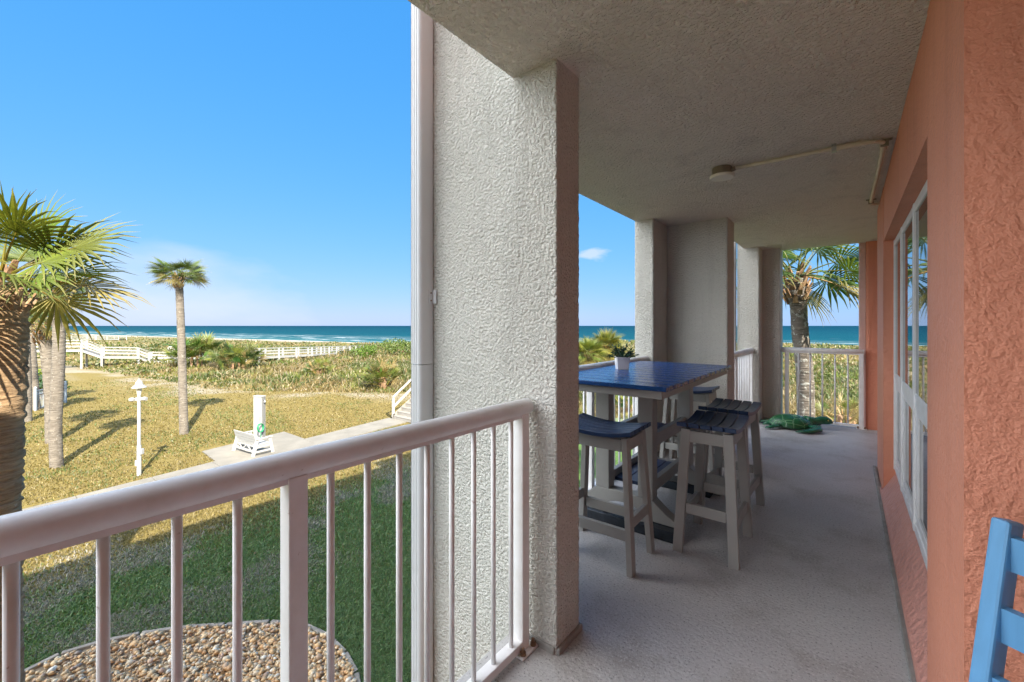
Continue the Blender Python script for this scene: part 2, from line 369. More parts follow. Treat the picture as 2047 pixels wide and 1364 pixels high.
caps = m.math('MULTIPLY', m.math('GREATER_THAN', m.noise(m.pos((.05, .16, 1)), 1, 3, .6), .745), .35)
m.base(m.mix(m.math('MAXIMUM', foam, caps), wc, (.42, .45, .46))); m.set(Roughness=.5); m.b.inputs['Specular IOR Level'].default_value = .012
m.bump(m.noise(m.pos((.25, .7, 1)), 1, 5, .6), .8, .7); M['sea'] = m.m

# ------------------------------------------------------------------ the setting: ground, sea, path
Z0 = -3.63                                                            # lawn level
EX = np.array([-900., -65, -37, -25, -10, 20, 400]); EY = np.array([-60., 7.5, 11.5, 19.3, 21, 22, 25])
def shore(x): 
    x = np.asarray(x, float); t = np.clip(x + 110, 0, 260)
    return 105 + .13 * np.clip(x, -1500, 400) + .40 * t
def ground_z(x, y):
    x = np.asarray(x, float); y = np.asarray(y, float)
    e = y - np.interp(x, EX, EY) + 1.6 * (fnoise(x / 5, y / 5, 3) - .5); s = y - shore(x)
    m_ = sstep(0, 6, e)
    z = Z0 + .06 * (fnoise(x / 6, y / 6, 9) - .5) * sstep(8, 16, -x) + m_ * (.15 + 1.0 * (fnoise(x / 16, y / 16, 5) - .45))
    z = z + (.15 + .75 * sstep(-110, -30, x)) * np.exp(-((s + 40) / 16) ** 2) * (.6 + .8 * fnoise(x / 25, y / 25, 6))
    b = sstep(-34, -14, s); z = z * (1 - b) + b * (-4.55 - .028 * np.clip(s + 14, 0, 200))
    band = .75 * np.exp(-((e + .6) / 1.8) ** 2) * sstep(.40, .62, fnoise(x / 2.2, y / 2.2, 18))
    return z, m_, np.maximum(band, sstep(-30, -20, s + 8 * (fnoise(x / 12, y / 12, 8) - .5)))
def axis(lo, hi, fine0, fine1, step, grow=1.18):
    a = list(np.arange(fine0, fine1 + step, step)); d = step
    while a[-1] < hi: d *= grow; a.append(a[-1] + d)
    d = step
    while a[0] > lo: d *= grow; a.insert(0, a[0] - d)
    return np.array(a)
gx = axis(-7000, 3000, -75, 12, .75); gy = axis(-1500, 900, -8, 75, .75)
XX, YY = np.meshgrid(gx, gy); zz, mm, bb = ground_z(XX, YY)
green = np.clip(1.0 - sstep(10.2, 13.4, -XX), 0, 1) * .9 + .10  # greener turf by the building; step set near its shadow edge, partly painted shade
nx, ny = len(gx), len(gy); idx = np.arange(nx * ny).reshape(ny, nx)
quads = np.stack([idx[:-1, :-1], idx[:-1, 1:], idx[1:, 1:], idx[1:, :-1]], -1).reshape(-1, 4)
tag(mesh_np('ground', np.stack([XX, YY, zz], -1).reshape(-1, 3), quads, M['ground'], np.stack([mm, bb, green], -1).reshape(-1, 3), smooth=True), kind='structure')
sx_ = axis(-40000, 40000, -400, 200, 8); so_ = np.concatenate([np.arange(-30, 100, 2.5), np.geomspace(105, 60000, 40)])
SXX, SOO = np.meshgrid(sx_, so_); SY = shore(SXX) + SOO
sc_ = np.stack([np.clip(np.log10(np.clip(SOO, 1, None)) / 4.0, 0, 1), np.clip(SOO / 100, 0, 1), SOO * 0], -1)
idx = np.arange(SXX.size).reshape(SXX.shape)
tag(mesh_np('sea', np.stack([SXX, SY, SXX * 0 - 5.13], -1).reshape(-1, 3), np.stack([idx[:-1, :-1], idx[:-1, 1:], idx[1:, 1:], idx[1:, :-1]], -1).reshape(-1, 4), M['sea'], sc_.reshape(-1, 3)), kind='structure')
b = MB()
y = -30.0
while y < 13.6:
    q = min(y + 1.75, 13.75); b.prism([(-17.35 - .147 * y, y), (-15.85 - .147 * y, y), (-15.85 - .147 * q, q), (-17.35 - .147 * q, q)], Z0 - .1, Z0 + .055); y += 1.765
tag(b.build('path', M['concrete'], bevel=.006), kind='structure')
b = MB(); b.prism([(-20.0, 5.5), (-18.16, 5.4), (-18.67, 8.9), (-20.7, 8.9)], Z0 - .1, Z0 + .05)
tag(b.build('patio_slab', M['concrete']), kind='structure')

# ------------------------------------------------------------------ balcony floor and ceiling
OUT = [(-1.19, -2.2), (-1.19, 1.60), (-1.79, 1.60), (-1.79, 4.95), (-1.19, 4.95), (-1.19, 7.42), (3.2, 7.42), (3.2, -2.2)]
b = MB(); b.prism(OUT, -.20, 0); tag(b.build('floor', M['deck'], bevel=.008), kind='structure')
b = MB(); b.prism(OUT, 2.49, 2.70); tag(b.build('ceiling', M['ceil'], bevel=.008), kind='structure')

# stucco pillars: dense skins so that their edges are as rough as the plaster
stx = bpy.data.textures.new('plaster', 'CLOUDS'); stx.noise_scale = .013; stx.noise_depth = 2
def rough_box(mb, x0, x1, y0, y1, z0, z1, step):
    xs = np.linspace(x0, x1, max(2, int((x1 - x0) / step) + 1)); ys = np.linspace(y0, y1, max(2, int((y1 - y0) / step) + 1)); zs = np.linspace(z0, z1, max(2, int((z1 - z0) / step) + 1))
    ring = [(x, y0) for x in xs] + [(x1, y) for y in ys[1:]] + [(x, y1) for x in xs[::-1][1:]] + [(x0, y) for y in ys[::-1][1:-1]]
    n = len(ring); vs = [(x, y, z) for z in zs for x, y in ring]
    mb.add(vs, [(i * n + k, i * n + (k + 1) % n, (i + 1) * n + (k + 1) % n, (i + 1) * n + k) for i in range(len(zs) - 1) for k in range(n)])
def rough(o, amt):
    d = o.modifiers.new('plaster', 'DISPLACE'); d.texture = stx; d.texture_coords = 'GLOBAL'; d.strength = amt; d.mid_level = .5
def pillar(name, label, boxes, top, mat, step, amt, lo=0.0):
    t = thing(name, label, 'pillar', (boxes[0][0], boxes[0][2], Z0))
    iv = Matrix.Translation((-boxes[0][0], -boxes[0][2], -Z0))
    b = MB()
    for x0, x1, y0, y1 in boxes: rough_box(b, x0, x1, y0, y1, -.25, 2.75, step)
    for i in range(len(b.v)): b.v[i] = tuple(iv @ Vector(b.v[i]))
    o = b.build('shaft', mat, t, smooth=True); rough(o, amt)
    b = MB()
    for x0, x1, y0, y1 in boxes:
        b.box(x0 + .004, x1 - .004, y0 + .004, y1 - .004, Z0 - .2, -.252); b.box(x0 + .004, x1 - .004, y0 + .004, y1 - .004, 2.752, top)
    for i in range(len(b.v)): b.v[i] = tuple(iv @ Vector(b.v[i]))
    b.build('extension', mat, t)
    return t, iv
def base_strip(t, iv, segs):
    b = MB()
    for x0, x1, y0, y1 in segs: b.box(x0, x1, y0, y1, -.01, .028)
    for i in range(len(b.v)): b.v[i] = tuple(iv @ Vector(b.v[i]))
    o = b.build('mortar_strip', M['caulk'], t, bevel=.006)
ROOF = 6.2
t, iv = pillar('stucco_pillar', 'white rough stucco pillar nearest the camera with peach tinted inner side and white downspout', [(-1.80, -.953, 1.50, 1.685)], ROOF - .2, M['white_stucco'], .011, .007)
base_strip(t, iv, [(-1.19, -.96, 1.488, 1.52), (-.975, -.94, 1.50, 1.70)])
t, iv = pillar('stucco_pillar', 'wide white stucco pillar behind the far end of the blue bar table', [(-1.79, -1.59, 4.37, 4.81), (-1.60, -.975, 4.80, 5.115)], ROOF - .2, M['white_stucco'], .022, .007)
base_strip(t, iv, [(-1.60, -.97, 4.785, 4.82), (-.985, -.962, 4.80, 5.12), (-1.60, -1.575, 4.37, 4.81)])
t, iv = pillar('stucco_pillar', 'farthest white stucco pillar beside the green turtle statue', [(-1.27, -.99, 6.88, 7.19), (-1.0, -.77, 7.18, 7.48)], ROOF - .2, M['white_stucco'], .022, .007)
base_strip(t, iv, [(-1.19, -.985, 6.868, 6.90), (-1.0, -.975, 6.88, 7.19), (-.99, -.76, 7.165, 7.2)])

# downspouts
def downspout(x0, x1, y0, y1, label, strap=True):
    t = thing('downspout', label, 'downspout', (x0, y0, Z0))
    xa, xb = 0, x1 - x0; ya, yb = 0, y1 - y0; L = [(xb, yb), (xb, ya + .018), (xb - .006, ya + .006), (xb - .018, ya)]
    nr = 4; wv = (xb - .018) / nr                                      # fluted front
    for k in range(nr):
        x = xb - .018 - wv * k; L += [(x - wv * .62, ya), (x - wv * .74, ya + .006), (x - wv * .9, ya + .006), (x - wv, ya)]
    L += [(0, yb)]
    b = MB(); b.prism(L[::-1], 0, 4.8); b.prism([(x * 1.012 - .001, y * 1.012 - .001) for x, y in L[::-1]], 4.803, 10.2)
    b.build('pipe', M['downspout'], t, smooth=50)
    if strap:
        b = MB(); b.box(xb, xb + .004, yb - .03, yb - .001, 5.12, 5.19); b.box(xb, xb + .03, yb - .006, yb - .001, 5.12, 5.19)
        s = b.build('strap', M['downspout'], t)
        for z in (5.135, 5.175):
            b = MB(); b.tube([(xb + .003, yb - .017, z), (xb + .008, yb - .017, z)], .004, 8); b.build('screw', M['rust'], s)
    return t
downspout(-1.797, -1.722, 1.412, 1.496, 'tall white fluted aluminium downspout on the outer edge of the nearest pillar')
downspout(-1.40, -1.29, 6.84, 6.93, 'narrow white downspout at the outer edge of the farthest pillar', False)

# ------------------------------------------------------------------ apartment building (walls, window, upper floors)
bt = thing('apartment_building', 'coral pink stucco apartment wall with recessed white framed windows on the right of the balcony', 'building', (.22, 1.49, Z0))
BI = Matrix.Translation((-.22, -1.49, -Z0))
def bpart(mb, name, mat, par=None, **k):
    for i in range(len(mb.v)): mb.v[i] = tuple(BI @ Vector(mb.v[i]))
    return mb.build(name, mat, par or bt, **k)
b = MB(); HEAD = 2.055; XW = .285
rough_box(b, .22, .60, 1.49, 2.10, -.05, 2.52, .02); b.box(.60, 3.2, 1.494, 1.70, -.05, 2.52)
rough_box(b, .22, .60, 4.53, 5.43, -.05, 2.52, .02)
b.box(.222, .60, 2.095, 4.535, HEAD, 2.52)
o = bpart(b, 'wall', M['pink'], smooth=40)
b = MB(); b.ext([(.203, -.02), (.205, .045), (.215, .058), (XW + .03, .245), (XW + .3, .245), (XW + .3, -.02)], (0, 2.098, 0), (1, 0, 0), (0, 0, 1), (0, 1, 0), 2.434)
b.box(.203, .222, 4.532, 4.62, -.02, .05)
bpart(b, 'sill', M['pink_smooth'], bevel=.01)
b = MB(); b.box(.186, .212, 1.5, 5.43, -.02, .012); bpart(b, 'caulk_line', M['caulk'], bevel=.005)
# window: three bays, a tall fixed light over a lower sash in each
win = MB(); Y0, Y1, ZB, ZT = 2.10, 4.53, .235, HEAD
Ym = [2.10, 2.42, 3.24, 3.95, 4.53]
wt = MB(); wt.box(XW, XW + .06, Y0, Y1, ZT - .055, ZT - .001); wt.box(XW, XW + .06, Y0, Y1, ZB, ZB + .05)
for k, y in enumerate(Ym):
    w_ = .055; ya = max(y - w_ / 2, Y0 + .001); yb = min(y + w_ / 2, Y1 - .001); wt.box(XW - .004, XW + .062, ya, yb, ZB + .002, ZT - .003)
wt.box(XW + .003, XW + .058, Y0, Y1, .93, 1.0)
wf = bpart(wt, 'window', M['white_paint'], bevel=.004)
for k in range(4):
    ya, yb = Ym[k] + .03, Ym[k + 1] - .03
    p = MB(); p.box(XW + .007, XW + .013, ya, yb, 1.0, ZT - .055); bpart(p, 'pane', M['glass'], wf)
    p = MB(); p.box(XW + .007, XW + .048, ya, ya + .05, ZB + .05, .93); p.box(XW + .007, XW + .048, yb - .05, yb, ZB + .05, .93); p.box(XW + .007, XW + .048, ya + .05, yb - .05, .88, .93); p.box(XW + .007, XW + .048, ya + .05, yb - .05, ZB + .05, ZB + .10)
    bpart(p, 'sash', M['white_paint'], wf, bevel=.003)
    p = MB(); p.box(XW + .016, XW + .022, ya + .05, yb - .05, ZB + .1, .88); bpart(p, 'pane', M['glass'], wf)
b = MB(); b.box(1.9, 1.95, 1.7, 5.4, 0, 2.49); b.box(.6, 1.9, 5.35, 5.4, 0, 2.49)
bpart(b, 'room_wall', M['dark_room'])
b = MB()                                                              # the rest of the block: side walls, lower floor, upper floors
b.box(.5, 14, -26, 7.1, Z0 - .2, -.21); b.box(1.96, 14, 1.72, 7.0, -.2, 2.49); b.box(3.21, 14, -26, 1.7, -.2, 2.49); b.box(2.6, 3.2, -2.2, 1.49, .001, 2.488); b.box(.6, 2.599, -2.2, -2.0, .001, 2.488)  # last box: unseen end wall behind the camera, added to shade the near wall
b.box(.4, 14, -26, 7.2, 2.71, ROOF - .2); b.box(.7, 1.95, 5.44, 7.25, 0, 2.485)
bpart(b, 'block', M['pink'])
b = MB(); b.prism([(-1.25, -26), (-1.25, 4.3), (-1.85, 4.3), (-1.85, 7.5), (14.2, 7.5), (14.2, -26)], ROOF - .2, ROOF); bpart(b, 'roof', M['roof'])
t, iv = pillar('pink_pillar', 'coral pink corner pillar at the far right end of the balcony railing', [(.183, .62, 7.33, 7.62)], ROOF - .2, M['pink'], .03, .005)
b = MB(); b.box(.112, .182, 7.40, 7.60, -Z0 * 0 - .25, 2.72)
for i in range(len(b.v)): b.v[i] = tuple(iv @ Vector(b.v[i]))
b.build('trim_board', M['pale_pink'], t, bevel=.006)

# ------------------------------------------------------------------ railings
def railing(label, p0, p1, posts, n_first, group, ends=.0, plates=(), spacing=.111, cap=.034):
    p0 = Vector((*p0, 0)); p1 = Vector((*p1, 0)); L = (p1 - p0).length; d = (p1 - p0) / L; rz = math.atan2(d.y, d.x)
    t = thing('railing', label, 'railing', p0, rz, group)
    b = MB(); b.tube([(0, 0, 1.026), (.004, 0, 1.026), (L - .004, 0, 1.026), (L, 0, 1.026)], [cap * .9, cap, cap, cap * .9], 28); b.build('handrail', M['white_paint'], t, smooth=50)
    b = MB(); b.box(.02, L - .02, -.024, .024, .016, .05); b.build('bottom_rail', M['white_paint'], t, bevel=.003)
    b = MB(); b.box(.02, L - .02, -.02, .02, .985, 1.0); b.build('top_channel', M['white_paint'], t)
    for x in posts:
        b = MB(); b.box(x - .0235, x + .0235, -.0255, .0255, .0, 1.0); b.build('post', M['white_paint'], t, bevel=.003)
    x = n_first; k = 0
    while x < L - .03:
        if all(abs(x - q) > .05 for q in posts):
            b = MB(); b.tube([(x, 0, .048), (x, 0, .99)], .0098, 12); b.build('baluster', M['white_paint'], t, smooth=True)
        x += spacing
    for x in plates:
        b = MB(); b.box(x - .055, x + .055, -.05, .05, .0, .011); pl = b.build('base_plate', M['white_paint'], t, bevel=.004)
        for sx in (-1, 1):
            b = MB(); b.lathe([(.013, 0), (.013, .012), (.007, .012), (.007, .028), (.0, .028)], (x + sx * .036, -.036, .0105), 10); b.build('bolt', M['rust'], pl, smooth=40)
    return t
RG = 'white metal railings along the balcony'
railing('white metal railing nearest the camera overlooking the lawn and pebble bed', (-1.09, -1.90), (-1.09, 1.482), [1.9 + .493 - .945, 1.9 + .493, 1.9 + 1.437], (1.9 + .034) % .111 + .0, RG, plates=(1.9 + 1.437, 1.9 + .493))
railing('white metal railing behind the blue bar table', (-1.66, 1.70), (-1.66, 4.36), [.06, 1.43, 2.42, 2.6], .10, RG, plates=(1.43, 2.6))
railing('short white metal railing between the wide pillar and the farthest pillar', (-1.085, 5.12), (-1.085, 6.87), [.05, .60, 1.69], .105, RG, plates=(1.69,))
railing('white metal railing at the far end of the balcony behind the turtle', (-.765, 7.30), (.165, 7.30), [.065, .90], .065, RG, plates=(.90,), spacing=.139)

# ------------------------------------------------------------------ bar table
TX0, TX1, TY0, TY1, TZ = -1.60, -.79, 2.36, 4.05, 1.03
tt = thing('bar_table', 'tall outdoor bar table with navy blue slatted top and grey frame', 'table', (-1.2, 3.2, 0))
TI = Matrix.Translation((1.2, -3.2, 0))
def tpart(mb, name, mat, par=None, **k):
    for i in range(len(mb.v)): mb.v[i] = tuple(TI @ Vector(mb.v[i]))
    return mb.build(name, mat, par or tt, **k)
b = MB(); npl = 12; pw = (TY1 - TY0) / npl                             # planks run across the table
for k in range(npl):
    b.box(TX0, TX1, TY0 + k * pw + .006, TY0 + (k + 1) * pw - .006, TZ - .026, TZ)
tpart(b, 'tabletop', M['navy'], bevel=.004)
b = MB(); z0, z1 = TZ - .075, TZ - .027
b.box(TX0 + .03, TX1 - .03, TY0 + .03, TY0 + .07, z0, z1); b.box(TX0 + .03, TX1 - .03, TY1 - .07, TY1 - .03, z0, z1)
b.box(TX1 - .07, TX1 - .03, TY0 + .072, TY1 - .072, z0 + .001, z1); b.box(TX0 + .03, TX0 + .07, TY0 + .072, TY1 - .072, z0 + .001, z1)
tpart(b, 'apron', M['frame_grey'], bevel=.004)
for y in (2.83, 3.68):
    for x in (-1.385, -1.07):
        b = MB(); b.box(x - .052, x + .052, y - .045, y + .045, .215, z0 - .002 + .045); lg = tpart(b, 'leg', M['frame_grey'], bevel=.005)
        b = MB()
        for zz_ in (.60, .55): b.tube([(x, y - .0455, zz_), (x, y - .0475, zz_)], .006, 8)
        tpart(b, 'bolt', M['dark_block'], lg)
    arch = [(-.36, .07), (-.36, .10), (-.30, .135), (-.20, .215), (.20, .215), (.30, .135), (.36, .10), (.36, .07)]
    arch += [(.22, .07)] + [(.16 * math.cos(a) , .07 + .075 * math.sin(a)) for a in np.linspace(.2, math.pi - .2, 9)] + [(-.22, .07)]
    b = MB(); b.ext(arch, (-1.2275, y - .045, 0), (1, 0, 0), (0, 0, 1), (0, 1, 0), .09); tpart(b, 'foot', M['frame_grey'], bevel=.004)
for x in (-1.385, -1.07):
    for za, zb in ((.53, .62), (.22, .30)):
        b = MB(); b.box(x - .02, x + .02, 2.877, 3.633, za, zb); tpart(b, 'stretcher', M['frame_grey'], bevel=.004)
for za, ya, yb in ((.545, 3.15, 3.52), (.225, 2.95, 3.56)):
    b = MB()
    for k in range(3): b.box(-1.363 + k * .092, -1.363 + k * .092 + .087, ya, yb, za, za + .026)
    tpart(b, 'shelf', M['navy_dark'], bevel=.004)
blk = None
for y, lab in ((2.80, 'dark polished stone block under the near foot of the bar table'), (3.70, 'dark polished stone block under the far foot of the bar table')):
    b = MB(); b.box(-.33, .33, -.09, .09, 0, .068); o = tag(b.build('stone_block', M['dark_block'], bevel=.008, loc=(-1.19, y, 0)), lab, 'block', 'stone blocks under the table feet')

# ------------------------------------------------------------------ bar stools
def make_stool(label):
    t = thing('bar_stool', label, 'bar stool', group='saddle bar stools around the table')
    b = MB(); Ls, Ws, n = .46, .335, 12; npk = 5; pw = Ws / npk
    for k in range(npk):
        y0 = -Ws / 2 + k * pw + .004; y1 = y0 + pw - .008; vs = []; fs = []
        for i in range(n + 1):
            x = -Ls / 2 + Ls * i / n; z = .733 + .028 * (2 * x / Ls) ** 2
            vs += [(x, y0, z), (x, y1, z), (x, y1, z + .026), (x, y0, z + .026)]
        for i in range(n):
            q = i * 4; fs += [(q + j, q + (j + 1) % 4, q + 4 + (j + 1) % 4, q + 4 + j) for j in range(4)]
        fs += [(0, 3, 2, 1), (n * 4, n * 4 + 1, n * 4 + 2, n * 4 + 3)]
        b.add(vs, fs)
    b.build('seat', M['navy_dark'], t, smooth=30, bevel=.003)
    tx, ty, bx, by = .185, .118, .232, .155
    def pt(sx, sy, z):
        k = z / .73; return (sx * (bx + (tx - bx) * k), sy * (by + (ty - by) * k), z)
    for sx in (-1, 1):
        for sy in (-1, 1):
            b = MB(); b.beam(pt(sx, sy, 0), pt(sx, sy, .742), .055, .034, up=(sx, 0, 0)); b.build('leg', M['frame_grey'], t, bevel=.003)
    b = MB()
    for sy in (-1, 1): b.beam((-.165, sy * .124, .695), (.165, sy * .124, .695), .022, .07)
    for sx in (-1, 1): b.beam((sx * .19, -.10, .70), (sx * .19, .10, .70), .022, .07)
    b.build('apron', M['frame_grey'], t, bevel=.003)
    for sy in (-1, 1):
        p, q = pt(-1, sy, .205), pt(1, sy, .205); b = MB(); b.beam((p[0] + .02, p[1], p[2]), (q[0] - .02, q[1], q[2]), .024, .062); b.build('footrest', M['frame_grey'], t, bevel=.003)
    for sx in (-1, 1):
        p, q = pt(sx, -1, .27), pt(sx, 1, .27); b = MB(); b.beam((p[0], p[1] + .03, p[2]), (q[0], q[1] - .03, q[2]), .024, .062); b.build('footrest', M['frame_grey'], t, bevel=.003)
    return t
st = make_stool('navy saddle stool at the near end of the table, half hidden by the nearest pillar')
st.location = (-1.17, 2.385, 0); st.rotation_euler.z = R(1)
for x, y, rz, lab in ((-.665, 2.89, 91, 'navy saddle stool nearest the camera on the open walkway side of the table'),
                      (-.69, 3.50, 88, 'second navy saddle stool on the walkway side, behind the nearer one'),
                      (-1.21, 4.33, 1, 'navy saddle stool at the far end of the table against the wide pillar')):
    c_ = copy_tree(st); c_.location = (x, y, 0); c_.rotation_euler.z = R(rz); c_['label'] = lab

# ------------------------------------------------------------------ potted plant on the table
pt_ = thing('potted_plant', 'small dark green leafy plant in a white square pot on the bar table', 'plant', (-1.40, 3.16, TZ), R(38))
b = MB(); a0, a1 = .042, .05
b.add([(-a0, -a0, 0), (a0, -a0, 0), (a0, a0, 0), (-a0, a0, 0), (-a1, -a1, .098), (a1, -a1, .098), (a1, a1, .098), (-a1, a1, .098), (-.044, -.044, .098), (.044, -.044, .098), (.044, .044, .098), (-.044, .044, .098), (-.044, -.044, .085), (.044, -.044, .085), (.044, .044, .085), (-.044, .044, .085)],
      [(3, 2, 1, 0), (0, 1, 5, 4), (1, 2, 6, 5), (2, 3, 7, 6), (3, 0, 4, 7), (4, 5, 9, 8), (5, 6, 10, 9), (6, 7, 11, 10), (7, 4, 8, 11), (8, 9, 13, 12), (9, 10, 14, 13), (10, 11, 15, 14), (11, 8, 12, 15), (12, 13, 14, 15)])
b.build('pot', M['pot'], pt_, bevel=.002)
b = MB()
for k in range(42):
    az = random.uniform(0, 6.283); el = random.uniform(.15, 1.5); ln = random.uniform(.07, .125) * (1.0 if el < 1.2 else .9)
    d = Vector((math.cos(az) * math.cos(el), math.sin(az) * math.cos(el), math.sin(el))); p0 = Vector((math.cos(az) * .012, math.sin(az) * .012, .09))
    b.col = (.02, .035, .015, 1); b.tube([p0, p0 + d * ln * .5 + Vector((0, 0, .01)), p0 + d * ln], .0012, 4)
    for j in range(12):
        q = p0 + d * ln * (.3 + .75 * j / 11); n = Vector((random.gauss(0, 1), random.gauss(0, 1), random.gauss(0, 1))).normalized(); s_l = random.uniform(.014, .024)
        u_ = (d + n * .9).normalized(); w_ = u_.cross(Vector((n.y, n.z, n.x))).normalized() * s_l * .28
        g = random.uniform(.6, 1.3); b.col = (.020 * g, .060 * g, .034 * g, 1)
        b.add([q, q + u_ * s_l * .5 + w_, q + u_ * s_l, q + u_ * s_l * .5 - w_], [(0, 1, 2, 3)])
b.build('foliage', M['leaf'], pt_)

# ------------------------------------------------------------------ ceiling light and conduit
t = thing('ceiling_light', 'small bronze ceiling light with cream lens', 'ceiling light', (-.70, 3.27, 2.49))
b = MB(); b.lathe([(0, 0), (.062, 0), (.064, -.006), (.062, -.055), (0, -.055)], n=28); b.build('housing', M['fixture'], t, smooth=40)
b = MB(); b.box(-.03, .03, -.03, .03, -.03, -.0005); b.tube([(.05, .0, -.03), (.085, 0, -.022)], .015, 10); b.build('junction_box', M['fixture'], t)
b = MB(); b.lathe([(0, -.056), (.080, -.056), (.081, -.064), (.074, -.074), (.04, -.079), (0, -.080)], n=28); b.build('lens', M['lens'], t, smooth=40)
t = thing('conduit', 'beige electrical conduit pipe clipped along the ceiling to the light', 'pipe', (-.62, 3.28, 2.47))
def arc(c, r, a0, a1, n=7): return [(c[0] + r * math.cos(R(a0 + (a1 - a0) * i / n)), c[1] + r * math.sin(R(a0 + (a1 - a0) * i / n)), c[2]) for i in range(n + 1)]
pts = [(0, 0, 0), (.68, .02, 0)] + arc((.69, .13, 0), .10, -90, 0) + [(.775, 1.68, -.002)] + arc((.83, 1.70, 0), .05, 180, 90, 5) + [(.84, 1.75, 0)]
b = MB(); b.tube(pts, .0125, 12); b.build('pipe', M['conduit'], t, smooth=True)
for pa, pb in (((.56, .017, 0), (.68, .02, 0)), ((.782, .12, 0), (.79, .20, 0)), ((.777, 1.60, 0), (.777, 1.68, 0))):
    b = MB(); b.tube([pa, pb], .0165, 12); b.build('coupling', M['conduit'], t, smooth=40)
for x, y, ax in ((.55, .017, 1), (.79, .10, 0), (.777, 1.62, 0)):
    b = MB(); dx, dy = ((.012, .035) if ax else (.035, .012)); b.box(x - dx, x + dx, y - dy, y + dy, .012, .019); b.box(x - (.012 if ax else .019), x + (.012 if ax else .019), y - (.019 if ax else .012), y + (.019 if ax else .012), -.019, .012)
    b.build('clamp', M['fixture'] if not ax else M['steel'], t)

# ------------------------------------------------------------------ turtle statue
t = thing('turtle_statue', 'glossy green sea turtle statue lying on the floor by the far railing', 'statue', (-.60, 6.83, 0), R(22))
b = MB(); vs = []; nu, nv = 36, 12
for j in range(nv + 1):
    ph = math.pi / 2 * j / nv
    for i in range(nu):
        th = 2 * math.pi * i / nu; x = math.cos(th); y = math.sin(th)
        rx = .255 * (1.0 if x > 0 else 1.12); k = 1 - .22 * max(0, -x) ** 2
        vs.append((rx * x * math.cos(ph), .20 * y * k * math.cos(ph), .045 + .135 * math.sin(ph) ** 1.1 * (1 - .12 * x * math.cos(ph))))
b.add(vs, [(j * nu + i, j * nu + (i + 1) % nu, (j + 1) * nu + (i + 1) % nu, (j + 1) * nu + i) for j in range(nv) for i in range(nu)])
b.lathe([(.0, .02), (.20, .02), (.225, .045)], n=36)
b.build('shell', M['shell'], t, smooth=True)
b = MB(); b.tube([(.16, 0, .085), (.24, .01, .088), (.30, .015, .10), (.35, .01, .118), (.40, 0, .118), (.44, -.005, .105), (.468, -.008, .092)], [.085, .066, .052, .054, .052, .036, .014], 16)
hd = b.build('head', M['turtle'], t, smooth=True)
b = MB(); b.ellipsoid((.405, -.045, .128), (.010, .006, .009), 10, 6); b.ellipsoid((.405, .045, .128), (.010, .006, .009), 10, 6); b.build('eye', M['turtle_pale'], hd, smooth=True)
def flipper(pts, rs, zs):
    b = MB(); b.tube(pts, rs, 14)
    zc = [p[2] for p in pts]
    for i, v in enumerate(b.v):
        k = i // 14; b.v[i] = (v[0], v[1], zs + (zc[min(k, len(pts) - 1)] - zs) + (v[2] - zc[min(k, len(pts) - 1)]) * .45)
    b.build('flipper', M['turtle'], t, smooth=True)
flipper([(.17, -.14, .065), (.22, -.20, .06), (.20, -.26, .045), (.12, -.31, .035), (.02, -.34, .026), (-.06, -.345, .018)], [.045, .062, .066, .055, .036, .012], 0)
flipper([(.18, .12, .06), (.26, .17, .055), (.32, .19, .042), (.37, .185, .03), (.40, .17, .02)], [.045, .055, .05, .036, .012], 0)
flipper([(-.18, -.12, .055), (-.25, -.17, .04), (-.32, -.19, .028), (-.37, -.19, .016)], [.04, .045, .036, .012], 0)
flipper([(-.18, .12, .055), (-.25, .16, .04), (-.31, .18, .028), (-.35, .18, .016)], [.04, .045, .036, .012], 0)
b = MB(); b.tube([(-.25, 0, .05), (-.31, 0, .035), (-.35, 0, .02)], [.035, .022, .006], 10); b.build('tail', M['turtle'], t, smooth=True)

# ------------------------------------------------------------------ blue porch chair
CF = Vector((-.617, -.787, 0)).normalized(); CS = Vector((-CF.y, CF.x, 0)) * -1                   # facing, and its left-to-right
if CS.x < 0: CS = -CS
rz = math.atan2(CS.y, CS.x)
t = thing('porch_chair', 'pale blue painted ladder back porch chair against the pink wall at right', 'chair', (.158, 1.10, 0), rz)
# local x along the slats, local -y or +y forward
fy = 1 if (Matrix.Rotation(rz, 3, 'Z') @ Vector((0, 1, 0))).dot(CF) > 0 else -1
Wc = .54; lean = .20
def bk(x, z): return Vector((x, -fy * lean * (z - .40), z))
for x in (0, Wc):
    b = MB(); b.beam(bk(x, .40) - Vector((0, 0, .40)) + Vector((0, fy * -.03, 0)), bk(x, .40), .03, .04); b.beam(bk(x, .40), bk(x, 1.01), .028, .042, up=(0, fy, 0)); b.build('back_post', M['chair_blue'], t, bevel=.005)
for z in (.955, .83, .71, .59):
    b = MB(); n = 8
    pa = [bk(.012 + (Wc - .024) * i / n, z) + Vector((0, -fy * .022 * math.sin(math.pi * i / n), 0)) for i in range(n + 1)]
    for i in range(n): b.beam(pa[i], pa[i + 1] + (pa[i + 1] - pa[i]) * .02, .018, .062)
    b.build('back_slat', M['chair_blue'], t)
b = MB()
for k in range(8): b.beam((.0 - .01, fy * (.02 + k * .058), .43), (Wc + .01, fy * (.02 + k * .058), .43), .05, .02)
b.build('seat', M['chair_blue'], t, bevel=.003)
for x in (0, Wc):
    b = MB(); b.beam((x, fy * .46, 0), (x, fy * .46, .66), .045, .045); b.build('front_leg', M['chair_blue'], t, bevel=.004)
    b = MB(); b.beam((x, -fy * .03, .665), (x, fy * .50, .665), .07, .022); b.build('armrest', M['chair_blue'], t, bevel=.004)
    b = MB(); b.beam((x, 0, .40), (x, fy * .44, .40), .022, .05); b.build('side_rail', M['chair_blue'], t)

